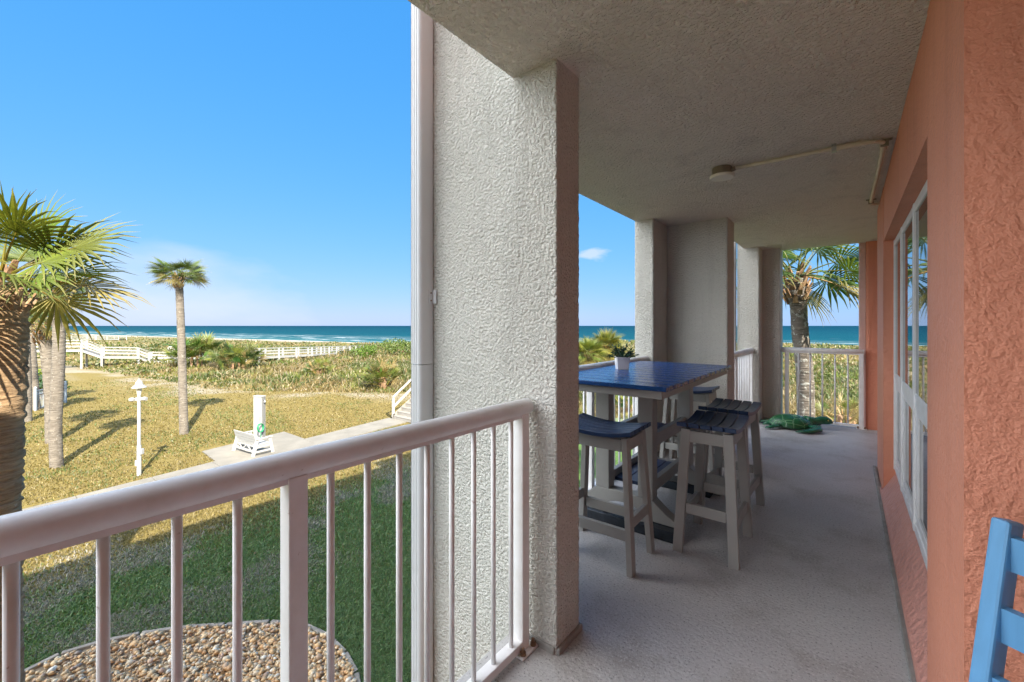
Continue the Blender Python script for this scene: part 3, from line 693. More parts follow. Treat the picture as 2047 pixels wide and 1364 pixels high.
# ------------------------------------------------------------------ palms
def frond(b, p0, az, el, pet, rad, nseg=26, droop=.5, col=(.09, .14, .025), spread=112, tipcol=(.30, .24, .10), w=1.0, roll=None):
    """costapalmate leaf: an arching stalk and a pleated fan whose blade tips split and hang"""
    d = Vector((math.cos(az) * math.cos(el), math.sin(az) * math.cos(el), math.sin(el))); p = Vector(p0); pts = [p.copy()]
    for i in range(5):
        d = (d + Vector((0, 0, -droop * .10))).normalized(); p = p + d * pet / 5; pts.append(p.copy())
    b.col = (col[0] * 1.3 + .05, col[1] * 1.05 + .03, col[2] * 1.1 + .01, 1); b.tube(pts, [.022 * w, .018 * w, .015 * w, .012 * w, .010 * w, .006 * w], 5, False)
    side = d.cross(Vector((0, 0, 1))).normalized()
    roll = random.gauss(0, .5) if roll is None else roll
    nrm = (Matrix.Rotation(roll, 3, d) @ side.cross(d)).normalized(); side = d.cross(nrm)
    for k in range(nseg):
        f = -1 + 2 * (k + .5) / nseg; a = R(spread) * f; ln = rad * (1 - .30 * abs(f) ** 2) * random.uniform(.88, 1.08)
        hub = p - d * (rad * .16 * (abs(f)))                             # the costa runs into the blade
        v = (d * math.cos(a) + side * math.sin(a) + nrm * (.14 * abs(f) - .03)).normalized()
        if random.random() < .07: continue
        wmax = 2 * math.sin(R(spread) / nseg) * ln * .44; tv = v.cross(nrm).normalized()
        rows = []; q = hub.copy(); dv = v.copy()
        for j, (fr, ww) in enumerate(((0, .12), (.26, .62), (.46, .92), (.74, .42), (1.0, .04))):
            if j:
                step = ln * (fr - prevf)
                if fr > .5: dv = (dv + Vector((0, 0, -droop * (.35 + .55 * random.random()) * (fr - .25)))).normalized()
                q = q + dv * step
            prevf = fr; hw = wmax * ww * .5
            rows.append((q - tv * hw, q + nrm * hw * .55, q + tv * hw, fr))
        g = random.uniform(.78, 1.22); n0 = len(b.v)
        for a_, m_, c_, fr in rows:
            tt_ = max(0, fr - .60) / .40 * random.uniform(.1, 1)
            cc = tuple((x * (1 - tt_) + y * tt_) * g for x, y in zip(col, tipcol)); b.col = (*cc, 1); b.add([a_, m_, c_], [])
        for j in range(4):
            q0 = n0 + j * 3; b.f += [(q0, q0 + 1, q0 + 4, q0 + 3), (q0 + 1, q0 + 2, q0 + 5, q0 + 4)]
def trunk_pts(path, rads, step, jag, n=18, seed=1):
    """a rugged tapering stem along a path"""
    P = [Vector(p) for p in path]; L = [0]
    for a, c in zip(P, P[1:]): L.append(L[-1] + (c - a).length)
    m = max(4, int(L[-1] / step)); rr = random.Random(seed); b = MB(); vs = []
    for i in range(m + 1):
        s = L[-1] * i / m; k = max(j for j in range(len(L)) if L[j] <= s + 1e-6); k = min(k, len(P) - 2); f = (s - L[k]) / max(1e-6, L[k + 1] - L[k])
        ff = f
        c = P[k].lerp(P[k + 1], f)
        if 0 < k < len(P) - 2 or len(P) > 2:                              # Catmull-Rom
            p_1 = P[max(k - 1, 0)]; p2 = P[k + 1]; p3 = P[min(k + 2, len(P) - 1)]; p1 = P[k]
            c = .5 * ((2 * p1) + (p2 - p_1) * f + (2 * p_1 - 5 * p1 + 4 * p2 - p3) * f * f + (3 * p1 - p_1 - 3 * p2 + p3) * f ** 3)
        r = rads[k] * (1 - ff) + rads[k + 1] * ff; r *= 1 + jag * rr.uniform(-1, 1) * .6
        for q in range(n):
            th = 2 * math.pi * q / n; x = r * (1 + jag * rr.uniform(-1, 1)); vs.append((c.x + x * math.cos(th), c.y + x * math.sin(th), c.z + rr.uniform(-.2, .2) * step))
    b.add(vs, [(i * n + q, i * n + (q + 1) % n, (i + 1) * n + (q + 1) % n, (i + 1) * n + q) for i in range(m) for q in range(n)])
    return b
def palm(label, base, top, rads, crown_r, nfr, mat, mid=(), boots=.5, step=.06, jag=.05, pet=.55, seed=1, droop=.6, hue=(.085, .13, .028), group='cabbage palms', parts=False, elr=(-.35, 1.35), azs=None, w=1.0, dead=5, bootr=1.35, extra=()):
    global random
    st_ = random.getstate(); random.seed(seed)
    t = thing('palm_tree', label, 'palm tree', base, 0, group); B = Vector(base); loc = lambda p: Vector(p) - B
    path = [loc(base) - Vector((0, 0, .15))] + [loc(q) for q in mid] + [loc(top)]
    trunk_pts(path, rads, step, jag, 18, seed).build('trunk', mat, t, smooth=True)
    T = loc(top); rt = rads[-1]
    if boots:                                                             # cut leaf stalks left on the stem
        b = MB(); nb = int(44 * boots + 8)
        for k in range(nb):
            z = -boots + (boots + .12) * k / nb; az = k * 2.4; r0 = rt * (1.0 + (bootr - 1) * math.sin(math.pi * k / nb)); ln = random.uniform(.14, .24) * (.7 + rt * 2)
            o_ = T + Vector((math.cos(az) * r0 * .82, math.sin(az) * r0 * .82, z)); d = Vector((math.cos(az) * .55, math.sin(az) * .55, 1)).normalized()
            b.beam(o_, o_ + d * ln, .10 * (.6 + rt * 2), .03, up=(math.cos(az), math.sin(az), 0), w2=.05, h2=.02)
        b.build('boots', M['boot'], t)
    fr = []
    for k in range(nfr):
        az = (k * 2.39996 + random.uniform(-.3, .3)) if azs is None else azs[k % len(azs)] + random.uniform(-.25, .25); f = (k + .5) / nfr
        el = elr[1] + (elr[0] - elr[1]) * f + random.uniform(-.15, .15)
        old = f > 1 - dead / nfr
        g = random.uniform(.8, 1.25); c = tuple(x * g for x in hue)
        if old: c = tuple(a_ * .35 + b_ * .65 for a_, b_ in zip(c, (.32, .23, .07)))
        elif random.random() < .3: c = (c[0] * 1.6, c[1] * 1.25, c[2])
        fr.append((az, el, c))
    out = MB(); fr = [(az, el, c, pet * random.uniform(.85, 1.2), crown_r * random.uniform(.85, 1.1), None) for az, el, c in fr]
    fr += [(R(a_), R(e_), tuple(x * random.uniform(.95, 1.3) for x in hue), p_, r_, ro_) for a_, e_, p_, r_, ro_ in extra]
    for az, el, c, pl_, rl_, ro_ in fr:
        bb_ = MB() if parts else out
        frond(bb_, T + Vector((math.cos(az) * rt * .5, math.sin(az) * rt * .5, .06)), az, el, pl_, rl_, 24, droop, c, w=w, roll=ro_)
        if parts: bb_.build('frond', M['leaf'], t)
    if not parts: out.build('crown', M['leaf'], t)
    random.setstate(st_); return t
def P3(px, d, py): x, y = at(px, d); return (x, y, CAM_Z + (HY - py) * d / FPX)
def G3(px, d): x, y = at(px, d); return (x, y, float(ground_z(x, y)[0]))

# nearest palm, left edge of the view
d = 5.4
palm('large palm nearest the balcony with thick fibrous brown trunk at the left edge', G3(-14, d), P3(-10, d, 566), [.27, .27, .295, .32, .26], .86, 15, M['trunk_brown'],
     mid=[P3(-20, d, 1080), P3(-18, d, 850), P3(-14, d, 660)], boots=.55, step=.034, jag=.055, pet=.70, seed=8, droop=.7, hue=(.12, .155, .022), parts=True, elr=(-.25, .95), dead=4, bootr=1.2, extra=((38, 34, 1.0, .78, .95), (30, 28, .66, .72, .8), (44, 62, .66, .68, 1.25), (22, 12, .7, .66, .7), (20, 78, .55, .68, .4)))
palm('tall grey palm beside the nearest palm with small crown and long curved shadow', G3(114, 14.95), P3(114, 14.95, 592), [.185, .17, .17, .155], .62, 34, M['trunk'], mid=[P3(111, 14.95, 850), P3(118, 14.95, 690)], boots=.5, pet=.45, seed=12, droop=.8, elr=(-.75, 1.3), dead=8, jag=.03)
palm('leaning palm with curved trunk close behind the tall grey palm', G3(103, 18.1), P3(86, 18.1, 655), [.20, .19, .20, .24], .75, 24, M['trunk'], mid=[P3(101, 18.1, 800), P3(95, 18.1, 720)], boots=.8, pet=.6, seed=21, droop=.7, jag=.04, dead=6)
palm('slim palm partly hidden by the nearest trunk, with yellowed hanging fronds', G3(53, 22.2), P3(48, 22.2, 640), [.21, .18, .17], .7, 24, M['trunk'], mid=[P3(53, 22.2, 740)], boots=.5, pet=.5, seed=31, dead=14, jag=.03)
palm('slim palm farthest back by the grey fence at left', G3(71, 25.2), P3(57, 25.2, 625), [.22, .19, .17], .7, 22, M['trunk'], mid=[P3(65, 25.2, 720)], boots=.5, pet=.5, seed=35, dead=5, jag=.03)
palm('lone straight palm in the middle of the sunny lawn', G3(368, 19.56), P3(357, 19.56, 555), [.18, .165, .155, .15, .15], .62, 40, M['trunk'], mid=[P3(366, 19.56, 800), P3(363, 19.56, 690), P3(359, 19.56, 590)], boots=.55, pet=.62, seed=44, droop=.5, elr=(-.25, 1.0), dead=7, jag=.03, bootr=1.5)
d = 9.0
palm('palm with lichen mottled trunk standing behind the far railing', G3(1612, d), P3(1590, d, 558), [.22, .165, .16, .155, .15, .19], .98, 22, M['trunk_mottled'],
     mid=[P3(1611, d, 840), P3(1608, d, 740), P3(1600, d, 670), P3(1596, d, 620)], boots=.55, pet=.85, seed=3, droop=.95, hue=(.055, .10, .022), parts=True, elr=(-.2, 1.35), jag=.035, dead=3, bootr=1.35, step=.04)

# ------------------------------------------------------------------ palmettos, bushes
def palmetto(label, px, d, h, r, n, seed, hue=(.075, .12, .025), dry=.3):
    st_ = random.getstate(); random.seed(seed); g3 = G3(px, d); t = thing('saw_palmetto', label, 'palmetto', g3, 0, 'palmettos among the dunes')
    b = MB(); s = MB()
    for k in range(n):
        a = random.uniform(0, 6.283); rr = r * math.sqrt(random.random()) * .6; zz_ = h * random.uniform(.15, .62) * (1 - rr / r * .6)
        c = tuple(x * random.uniform(.7, 1.3) for x in hue); q = random.random()
        if q < dry: c = (.30, .22, .09)
        elif q < dry + .3: c = (.16, .18, .03)
        frond(b, (rr * math.cos(a), rr * math.sin(a), zz_), a + random.uniform(-.6, .6), random.uniform(.35, 1.45), h * random.uniform(.22, .42), h * random.uniform(.24, .36), 13, .35, c, w=1.2)
    b.build('fronds', M['leaf'], t)
    for k in range(5):
        a = k * 1.3; s.tube([(r * .25 * math.cos(a), r * .25 * math.sin(a), -.1), (r * .18 * math.cos(a), r * .18 * math.sin(a), h * .5)], .10, 7)
    s.build('stem', M['boot'], t); random.setstate(st_)
palmetto('large palmetto clump right behind the lone palm trunk on the dune', 392, 50, 4.0, 2.4, 95, 1, (.085, .14, .03), .12)
palmetto('dark palmetto clump between the boardwalk and the lone palm', 474, 47, 3.3, 2.5, 90, 2, (.07, .115, .028), .12)
palmetto('small palmetto clump in front of the long boardwalk', 640, 40, 1.9, 1.1, 40, 3)
palmetto('upright yellow green palmetto near the beach stairs', 765, 33, 2.4, .9, 50, 4, (.12, .15, .03), .15)
palm('short bushy yellow green palm behind the potted plant, seen over the table', G3(1212, 31), P3(1212, 31, 696), [.22, .2, .2], .80, 80, M['trunk'], boots=.8, pet=.7, seed=51, droop=.5, elr=(-1.1, 1.4), dead=18, hue=(.14, .16, .03), group='short palms on the dune seen over the table')
palm('short bushy palm at the edge of the nearest pillar, seen over the table', G3(1176, 28), P3(1176, 28, 710), [.22, .2, .2], .75, 70, M['trunk'], boots=.8, pet=.6, seed=52, droop=.5, elr=(-1.1, 1.4), dead=18, hue=(.12, .16, .03), group='short palms on the dune seen over the table')
palmetto('green palmetto below the table top behind the railing', 1262, 24, 1.5, 1.4, 40, 8, (.06, .13, .02), .1)
palmetto('spiky tan palmetto close behind the far railing at right', 1690, 19, 1.6, 1.3, 40, 9, (.14, .15, .05), .5)
def bush(label, px, d, h, r, n, hue, seed, leaf=.09):
    st_ = random.getstate(); random.seed(seed); g3 = G3(px, d); t = thing('bush', label, 'bush', g3, 0, 'bushes on the dunes'); b = MB(); s = MB()
    lobes = [(random.uniform(-.5, .5) * r, random.uniform(-.5, .5) * r, random.uniform(.35, .7) * h, random.uniform(.4, .6)) for _ in range(7)]
    for k in range(n):
        lx, ly, lz, lr = random.choice(lobes); v = Vector((random.gauss(0, 1), random.gauss(0, 1), random.gauss(0, 1))).normalized() * random.uniform(.6, 1.05)
        p = Vector((lx + v.x * r * lr, ly + v.y * r * lr, max(.03, lz + v.z * h * lr * .75))); n_ = Vector((random.gauss(0, 1), random.gauss(0, 1), random.gauss(0, 1))).normalized()
        u_ = n_.orthogonal().normalized() * leaf * random.uniform(.6, 1.3); w_ = n_.cross(u_) * .5; g = random.uniform(.65, 1.4); b.col = (hue[0] * g, hue[1] * g, hue[2] * g, 1)
        b.add([p - u_, p + w_, p + u_, p - w_], [(0, 1, 2, 3)])
    b.build('foliage', M['leaf'], t)
    for lx, ly, lz, lr in lobes: s.tube([(0, 0, -.1), (lx * .6, ly * .6, lz * .7), (lx, ly, lz)], [.05, .03, .01], 6)
    s.build('stem', M['boot'], t); random.setstate(st_)
bush('bright green rounded bush against the far end of the long boardwalk', 738, 62, 2.0, 2.4, 900, (.10, .16, .02), 1, .16)
bush('dark green bush behind the grey fence at left', 84, 29, 1.9, 1.5, 900, (.035, .085, .025), 2, .12)
bush('green dune bush at the right end of the boardwalk beside the downspout', 812, 70, 2.6, 5.0, 1300, (.10, .14, .025), 3, .2)
bush('low lime green bush below the left boardwalk', 70, 40, .8, 1.6, 600, (.16, .22, .02), 4, .14)

# ------------------------------------------------------------------ stuff: dune scrub, lawn grass, pebbles
def blades(n, X, Y, Zb, h, w, lean, col, name, mat, bend=.5):
    az = rng.uniform(0, 2 * np.pi, n); la = rng.uniform(0, 2 * np.pi, n); lx = np.cos(la) * lean; ly = np.sin(la) * lean
    wx = np.cos(az) * w / 2; wy = np.sin(az) * w / 2
    v = np.zeros((n, 5, 3), np.float32)
    v[:, 0] = np.stack([X - wx, Y - wy, Zb - .02], -1); v[:, 1] = np.stack([X + wx, Y + wy, Zb - .02], -1)
    v[:, 2] = np.stack([X + wx * .8 + lx * h * .4, Y + wy * .8 + ly * h * .4, Zb + h * .58], -1); v[:, 3] = np.stack([X - wx * .8 + lx * h * .4, Y - wy * .8 + ly * h * .4, Zb + h * .58], -1)
    v[:, 4] = np.stack([X + lx * h, Y + ly * h, Zb + h * (1 - bend * lean * .5)], -1)
    i = np.arange(n) * 5
    me_f4 = np.stack([i, i + 1, i + 2, i + 3], -1); me_f3 = np.stack([i + 3, i + 2, i + 4, i + 4], -1)
    tri = np.concatenate([np.stack([i, i + 1, i + 2], -1), np.stack([i, i + 2, i + 3], -1), np.stack([i + 3, i + 2, i + 4], -1)])
    return mesh_np(name, v.reshape(-1, 3), tri, mat, np.repeat(col, 5, 0))
def sample(n, dmin, dmax, a0, a1):
    inv = rng.uniform(1 / dmax, 1 / dmin, n); d = 1 / inv; a = rng.uniform(R(a0), R(a1), n)   # angle left of +Y
    r = d; return -np.sin(a) * r, np.cos(a) * r, r
def cmix(a, b, t): return np.asarray(a)[None] * (1 - t[:, None]) + np.asarray(b)[None] * t[:, None]
X, Y, D = sample(330000, 17, 260, -14, 94)
e = Y - np.interp(X, EX, EY) + 1.6 * (fnoise(X / 5, Y / 5, 3) - .5); s = Y - shore(X); k = (e > 1.0 * (fnoise(X / 2, Y / 2, 4))) & (s < -36)
cl = fnoise(X / 5.5, Y / 5.5, 31); bare = fnoise(X / 3.2, Y / 3.2, 77)
k &= (bare < .60) | (rng.random(len(X)) < .35)
k &= (fnoise(X / 1.6, Y / 1.6, 15) > .36) | (e > 4)
X, Y, D, cl, e, s = X[k], Y[k], D[k], cl[k], e[k], s[k]; n = len(X); zb = ground_z(X, Y)[0]
t1 = sstep(.40, .60, cl + .10 * rng.standard_normal(n)); col = cmix((.24, .175, .075), (.075, .10, .024), t1)
t2 = sstep(.55, .68, fnoise(X / 3, Y / 3, 41)); col = col * (1 - .6 * t2[:, None]) + np.array([.13, .17, .02]) * .6 * t2[:, None]
t3 = (rng.random(n) < .16)[:, None]; col = np.where(t3, np.array([.30, .245, .15]), col); col *= rng.uniform(.6, 1.35, n)[:, None]
hh = (.22 + .65 * fnoise(X / 4, Y / 4, 51) ** 1.5) * rng.uniform(.5, 1.35, n) * np.clip(.45 + e / 8, .45, 1.15) * np.where(s > -60, .75, 1.0)
tag(blades(n, X, Y, zb, hh, np.clip(D * .0022, .03, .28) * rng.uniform(.7, 1.5, n), rng.uniform(.1, 1.1, n), col, 'dune_scrub', M['leaf']), 'mixed green and straw coloured dune scrub and grass beyond the lawn', 'scrub', kind='stuff')
# broad low leaves in the scrub
X, Y, D = sample(190000, 17, 220, -14, 94); e = Y - np.interp(X, EX, EY); s = Y - shore(X); k = (e > .4) & (s < -46) & (fnoise(X / 3.4, Y / 3.4, 91) > .53); X, Y, D = X[k], Y[k], D[k]; n = len(X)
zb = ground_z(X, Y)[0] + rng.uniform(0, 1.0, n) ** .7 * np.clip(fnoise(X / 3.4, Y / 3.4, 91) - .50, 0, 1) * 3.6 * (.4 + fnoise(X / 9, Y / 9, 93))
u_ = rng.standard_normal((n, 3)); u_ /= np.linalg.norm(u_, axis=1)[:, None]; w_ = np.cross(u_, rng.standard_normal((n, 3))); w_ /= np.linalg.norm(w_, axis=1)[:, None]
sz = (np.clip(D * .0022, .05, .3) * rng.uniform(.7, 1.4, n))[:, None]; c0 = np.stack([X, Y, zb], -1)
v = np.stack([c0 - u_ * sz, c0 + w_ * sz * .5, c0 + u_ * sz, c0 - w_ * sz * .5], 1).reshape(-1, 3)
col = cmix((.055, .078, .018), (.125, .135, .03), np.clip(fnoise(X / 6, Y / 6, 97) * 1.6 - .3 + .25 * rng.standard_normal(n), 0, 1)) * rng.uniform(.55, 1.35, n)[:, None]
tag(mesh_np('dune_leaves', v, np.arange(4 * n).reshape(-1, 4), M['leaf'], np.repeat(col, 4, 0)), 'low broad leaved green creepers covering patches of the dunes', 'scrub', kind='stuff')

BED = [gp(*q) for q in ((-60, 1430), (40, 1352), (120, 1312), (200, 1288), (280, 1271), (360, 1259), (450, 1253), (540, 1247), (610, 1254), (655, 1275), (690, 1310), (712, 1350), (725, 1420), (700, 1520))] + [(-2.0, 4.0), (-2.0, -.8)]
def inside(px, py, poly):
    r = np.zeros(len(px), bool); j = len(poly) - 1
    for i in range(len(poly)):
        xi, yi = poly[i]; xj, yj = poly[j]
        c = ((yi > py) != (yj > py)) & (px < (xj - xi) * (py - yi) / (yj - yi + 1e-12) + xi); r ^= c; j = i
    return r
def shrunk(poly, k):
    cx = sum(p[0] for p in poly) / len(poly); cy = sum(p[1] for p in poly) / len(poly)
    return [(cx + (x - cx) * k, cy + (y - cy) * k) for x, y in poly]
X, Y, D = sample(760000, 5.2, 55, 30, 97); e = Y - np.interp(X, EX, EY)
k = (e < 1.5) & ~((X > -17.42 - .147 * Y) & (X < -15.78 - .147 * Y) & (Y < 13.8)) & ~((X < -18) & (X > -20.6) & (Y > 5.5) & (Y < 8.9)) & ~inside(X, Y, shrunk(BED, 1.015)) & (X < -1.9)
X, Y, D = X[k], Y[k], D[k]
gr = np.clip(1 - sstep(10.2, 13.4, -X) + 1.0 * (fnoise(X / 1.9, Y / 1.9, 61) - .5), 0, 1); gr2 = sstep(.42, .64, fnoise(X / 3.1, Y / 3.1, 66)) * .6  # green to straw blades: real dry turf plus sun and shade tones painted in
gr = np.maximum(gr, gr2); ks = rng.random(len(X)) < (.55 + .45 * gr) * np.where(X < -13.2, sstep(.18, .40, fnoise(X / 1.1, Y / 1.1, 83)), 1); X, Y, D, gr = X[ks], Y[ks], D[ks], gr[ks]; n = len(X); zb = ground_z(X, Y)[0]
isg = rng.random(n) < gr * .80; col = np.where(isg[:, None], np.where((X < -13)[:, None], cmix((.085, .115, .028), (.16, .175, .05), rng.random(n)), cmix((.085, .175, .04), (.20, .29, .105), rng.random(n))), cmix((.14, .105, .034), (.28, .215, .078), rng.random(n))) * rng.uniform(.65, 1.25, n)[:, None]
gy_ = sstep(.45, .62, fnoise(X / 1.3, Y / 1.3, 71)) * sstep(7.5, 10.5, -X) * (1 - sstep(12, 15, -X)); col = np.where((rng.random(n) < gy_ * .8)[:, None], np.array([.30, .27, .22]) * rng.uniform(.6, 1.3, n)[:, None], col)
hh = np.where(isg, .07, .055) * rng.uniform(.5, 1.3, n) * (1 + D * .012)
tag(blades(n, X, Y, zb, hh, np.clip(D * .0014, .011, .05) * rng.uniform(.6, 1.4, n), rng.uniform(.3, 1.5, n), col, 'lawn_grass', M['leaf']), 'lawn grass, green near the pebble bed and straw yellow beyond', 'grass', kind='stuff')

# pebble bed: stones of mixed ochre
ico_v = []; ico_f = []
import bmesh
bm = bmesh.new(); bmesh.ops.create_icosphere(bm, subdivisions=1, radius=1); bm.verts.ensure_lookup_table(); ico_v = np.array([v.co[:] for v in bm.verts]); ico_f = np.array([[v.index for v in f.verts] for f in bm.faces]); bm.free()
X, Y, D = sample(150000, 4.6, 9.5, 30, 97); k = inside(X, Y, shrunk(BED, .985)) & (X < -2.1); X, Y = X[k][:19000], Y[k][:19000]; n = len(X)
sc = rng.lognormal(-3.62, .34, n); sc = np.clip(sc, .012, .06)
dims = np.stack([sc * rng.uniform(.9, 1.45, n), sc * rng.uniform(.75, 1.05, n), sc * rng.uniform(.5, .75, n)], -1)
V = ico_v[None] * dims[:, None]; V = V * (1 + .12 * np.sin(ico_v[None] * 2.3 + rng.uniform(0, 6, (n, 1, 3))))
az = rng.uniform(0, 6.28, n); ti = rng.normal(0, .35, n); ca, sa, ct, s_t = np.cos(az)[:, None], np.sin(az)[:, None], np.cos(ti)[:, None], np.sin(ti)[:, None]
x, y, z = V[..., 0], V[..., 1], V[..., 2]; y, z = y * ct - z * s_t, y * s_t + z * ct; x, y = x * ca - y * sa, x * sa + y * ca
V = np.stack([x + X[:, None], y + Y[:, None], z + (Z0 + .02 + rng.uniform(0, .05, n))[:, None]], -1).reshape(-1, 3)
pal = np.array([(.68, .42, .18), (.76, .54, .28), (.60, .33, .13), (.78, .63, .41), (.46, .30, .17), (.80, .72, .56), (.55, .36, .24), (.30, .25, .20)])
col = pal[rng.choice(8, n, p=[.26, .22, .14, .16, .08, .06, .05, .03])] * rng.uniform(.8, 1.2, n)[:, None]
Fs = (ico_f[None] + (np.arange(n) * len(ico_v))[:, None, None]).reshape(-1, 3)
tag(mesh_np('pebbles', V, Fs, M['pebble'], np.repeat(col, len(ico_v), 0), smooth=True), 'rounded ochre and cream river pebbles filling the bed below the railing', 'pebbles', kind='stuff')
b = MB(); b.prism(shrunk(BED, .995), Z0 - .05, Z0 + .012); tag(b.build('bed_soil', M['bed']), kind='structure')
b = MB(); eb = BED[:14]
for i in range(len(eb) - 1):
    p, q = Vector((*eb[i], Z0 + .02)), Vector((*eb[i + 1], Z0 + .02)); L = (q - p).length; ns = max(1, int(L / .42))
    for j in range(ns):
        a_ = p.lerp(q, (j + .03) / ns); c_ = p.lerp(q, (j + .97) / ns); b.beam(a_, c_, .075, .075)
tag(b.build('bed_edging', M['edging'], bevel=.012), 'curved border of grey edging stones around the pebble bed', 'edging')

# ------------------------------------------------------------------ lamp post
x, y = gp(278, 951); t = thing('lamp_post', 'white lamp post with bell cap and two floodlights on the sunny lawn', 'street lamp', (x, y, float(ground_z(x, y)[0])), YAW)
b = MB(); b.tube([(0, 0, -.1), (0, 0, 1.0)], .062, 16); b.tube([(0, 0, 1.0), (0, 0, 2.78)], .048, 16); b.build('pole', M['lamp_white'], t, smooth=40)
b = MB(); b.lathe([(.0, 2.70), (.05, 2.70), (.075, 2.86), (.085, 2.93), (0, 2.93)], n=20); b.build('lantern', M['lens'], t, smooth=40)
b = MB(); b.lathe([(0, 2.915), (.19, 2.92), (.20, 2.935), (.155, 2.985), (.11, 3.02), (.095, 3.10), (.075, 3.14), (.035, 3.17), (.028, 3.22), (0, 3.235)], n=24); b.build('cap', M['lamp_white'], t, smooth=40)
for sx in (-1, 1):
    b = MB(); b.tube([(sx * .05, -.02, 2.55), (sx * .14, -.03, 2.565)], .02, 8); b.lathe([(0, -.0), (.05, .0), (.07, .05), (.062, .13), (0, .135)], n=14)
    k0 = len(b.v) - 14 * 5; rot = Matrix.Rotation(R(90) * sx, 3, 'Y') @ Matrix.Rotation(R(0), 3, 'X')
    for i in range(k0, len(b.v)): v = rot @ Vector(b.v[i]); b.v[i] = (v.x + sx * .14, v.y - .03, v.z + 2.555 + (-.02 if sx < 0 else .01))
    b.build('floodlight', M['lamp_white'], t, smooth=50)
b = MB(); b.box(-.10, .10, -.05, .05, 2.50, 2.60); b.build('bracket', M['lamp_white'], t, bevel=.01)
for xx, zz_, w_ in ((.075, .80, .05), (-.065, .42, .03)):
    b = MB(); b.box(xx - w_, xx + w_, -.06, .06, zz_ - .09, zz_ + .09); b.build('junction_box', M['lamp_white'], t, bevel=.01)

# ------------------------------------------------------------------ garden bench, shower post, hose
t = thing('garden_bench', 'white slatted garden bench facing the sea beside the shower post', 'bench', (-18.35, 6.75, Z0 + .052), R(6))
b = MB()
for k in range(4): b.beam((-.78, -.22 + k * .125, .40 + k * .008), (.78, -.22 + k * .125, .40 + k * .008), .11, .03)
b.build('seat', M['sunwhite'], t, bevel=.004)
b = MB()
for k in range(4):
    z = .47 + k * .105; b.beam((-.78, -.27 - .022 * k * 1.4, z), (.78, -.27 - .022 * k * 1.4, z), .028, .097, up=(0, -.25, 1))
b.build('backrest', M['sunwhite'], t, bevel=.004)
for sx in (-1, 1):
    b = MB(); x_ = sx * .74
    b.beam((x_, -.40, 0), (x_, -.24, .62), .05, .12, up=(0, 1, 0)); b.beam((x_, .34, 0), (x_, .22, .62), .05, .12, up=(0, 1, 0)); b.beam((x_, -.30, .33), (x_, .26, .35), .045, .10); b.beam((x_, -.33, .15), (x_, .30, .15), .045, .07)
    b.build('leg_frame', M['sunwhite'], t, bevel=.004)
    b = MB(); b.beam((x_, -.30, .635), (x_, .32, .645), .12, .03); b.build('armrest', M['sunwhite'], t, bevel=.004)
b = MB(); b.beam((-.72, -.28, .14), (.72, -.28, .14), .035, .08); b.beam((-.72, -.25, .34), (.72, -.25, .34), .03, .07)
for k in range(4): b.beam((-.6 + k * .34, -.27, .16 if k % 2 else .32), (-.36 + k * .34, -.27, .32 if k % 2 else .16), .025, .05)
b.build('brace', M['sunwhite'], t)
t = thing('shower_post', 'tall square white shower post behind the garden bench', 'shower', (-20.45, 7.75, Z0 + .05), R(20))
b = MB()
for k in range(6): b.box(-.24 + k * .08 + .002, -.24 + (k + 1) * .08 - .002, -.10, .10, 0, 1.83)
b.box(-.238, .238, -.096, .096, .001, 1.826); b.build('panel', M['sunwhite'], t)
b = MB(); b.beam((-.26, 0, 1.84), (.26, 0, 1.84), .24, .03); b.build('cap', M['sunwhite'], t)
b = MB(); b.tube([(.24, -.02, 1.66), (.30, -.02, 1.70), (.33, -.02, 1.66)], .012, 8); b.tube([(.33, -.02, 1.67), (.335, -.02, 1.60)], [.014, .045], 12); b.build('shower_head', M['steel'], t, smooth=40)
b = MB(); b.tube([(.17, -.10, .95), (.17, -.135, .95)], .016, 8); b.tube([(.17, -.10, .83), (.17, -.135, .83)], .016, 8); b.tube([(.17, -.135, .95), (.17, -.14, .83)], .008, 6); b.build('valve', M['steel'], t, smooth=40)
b = MB(); L = []
for i in range(60): a = i * .42; L.append((.16 * math.cos(a) + .004 * i * 0, -.02 + .0016 * i, .18 * math.sin(a) + .01 * math.sin(i)))
L += [(.05, .10, -.30), (.20, .15, -.46), (.42, .1, -.485), (.62, -.05, -.485), (.72, -.3, -.485)]
b.tube(L, .014, 7)
tag(b.build('garden_hose', M['green_hose'], smooth=True, loc=(-20.05, 7.62, Z0 + .56)), 'coiled green garden hose hanging on the side of the shower post', 'hose').rotation_euler.z = R(-60)

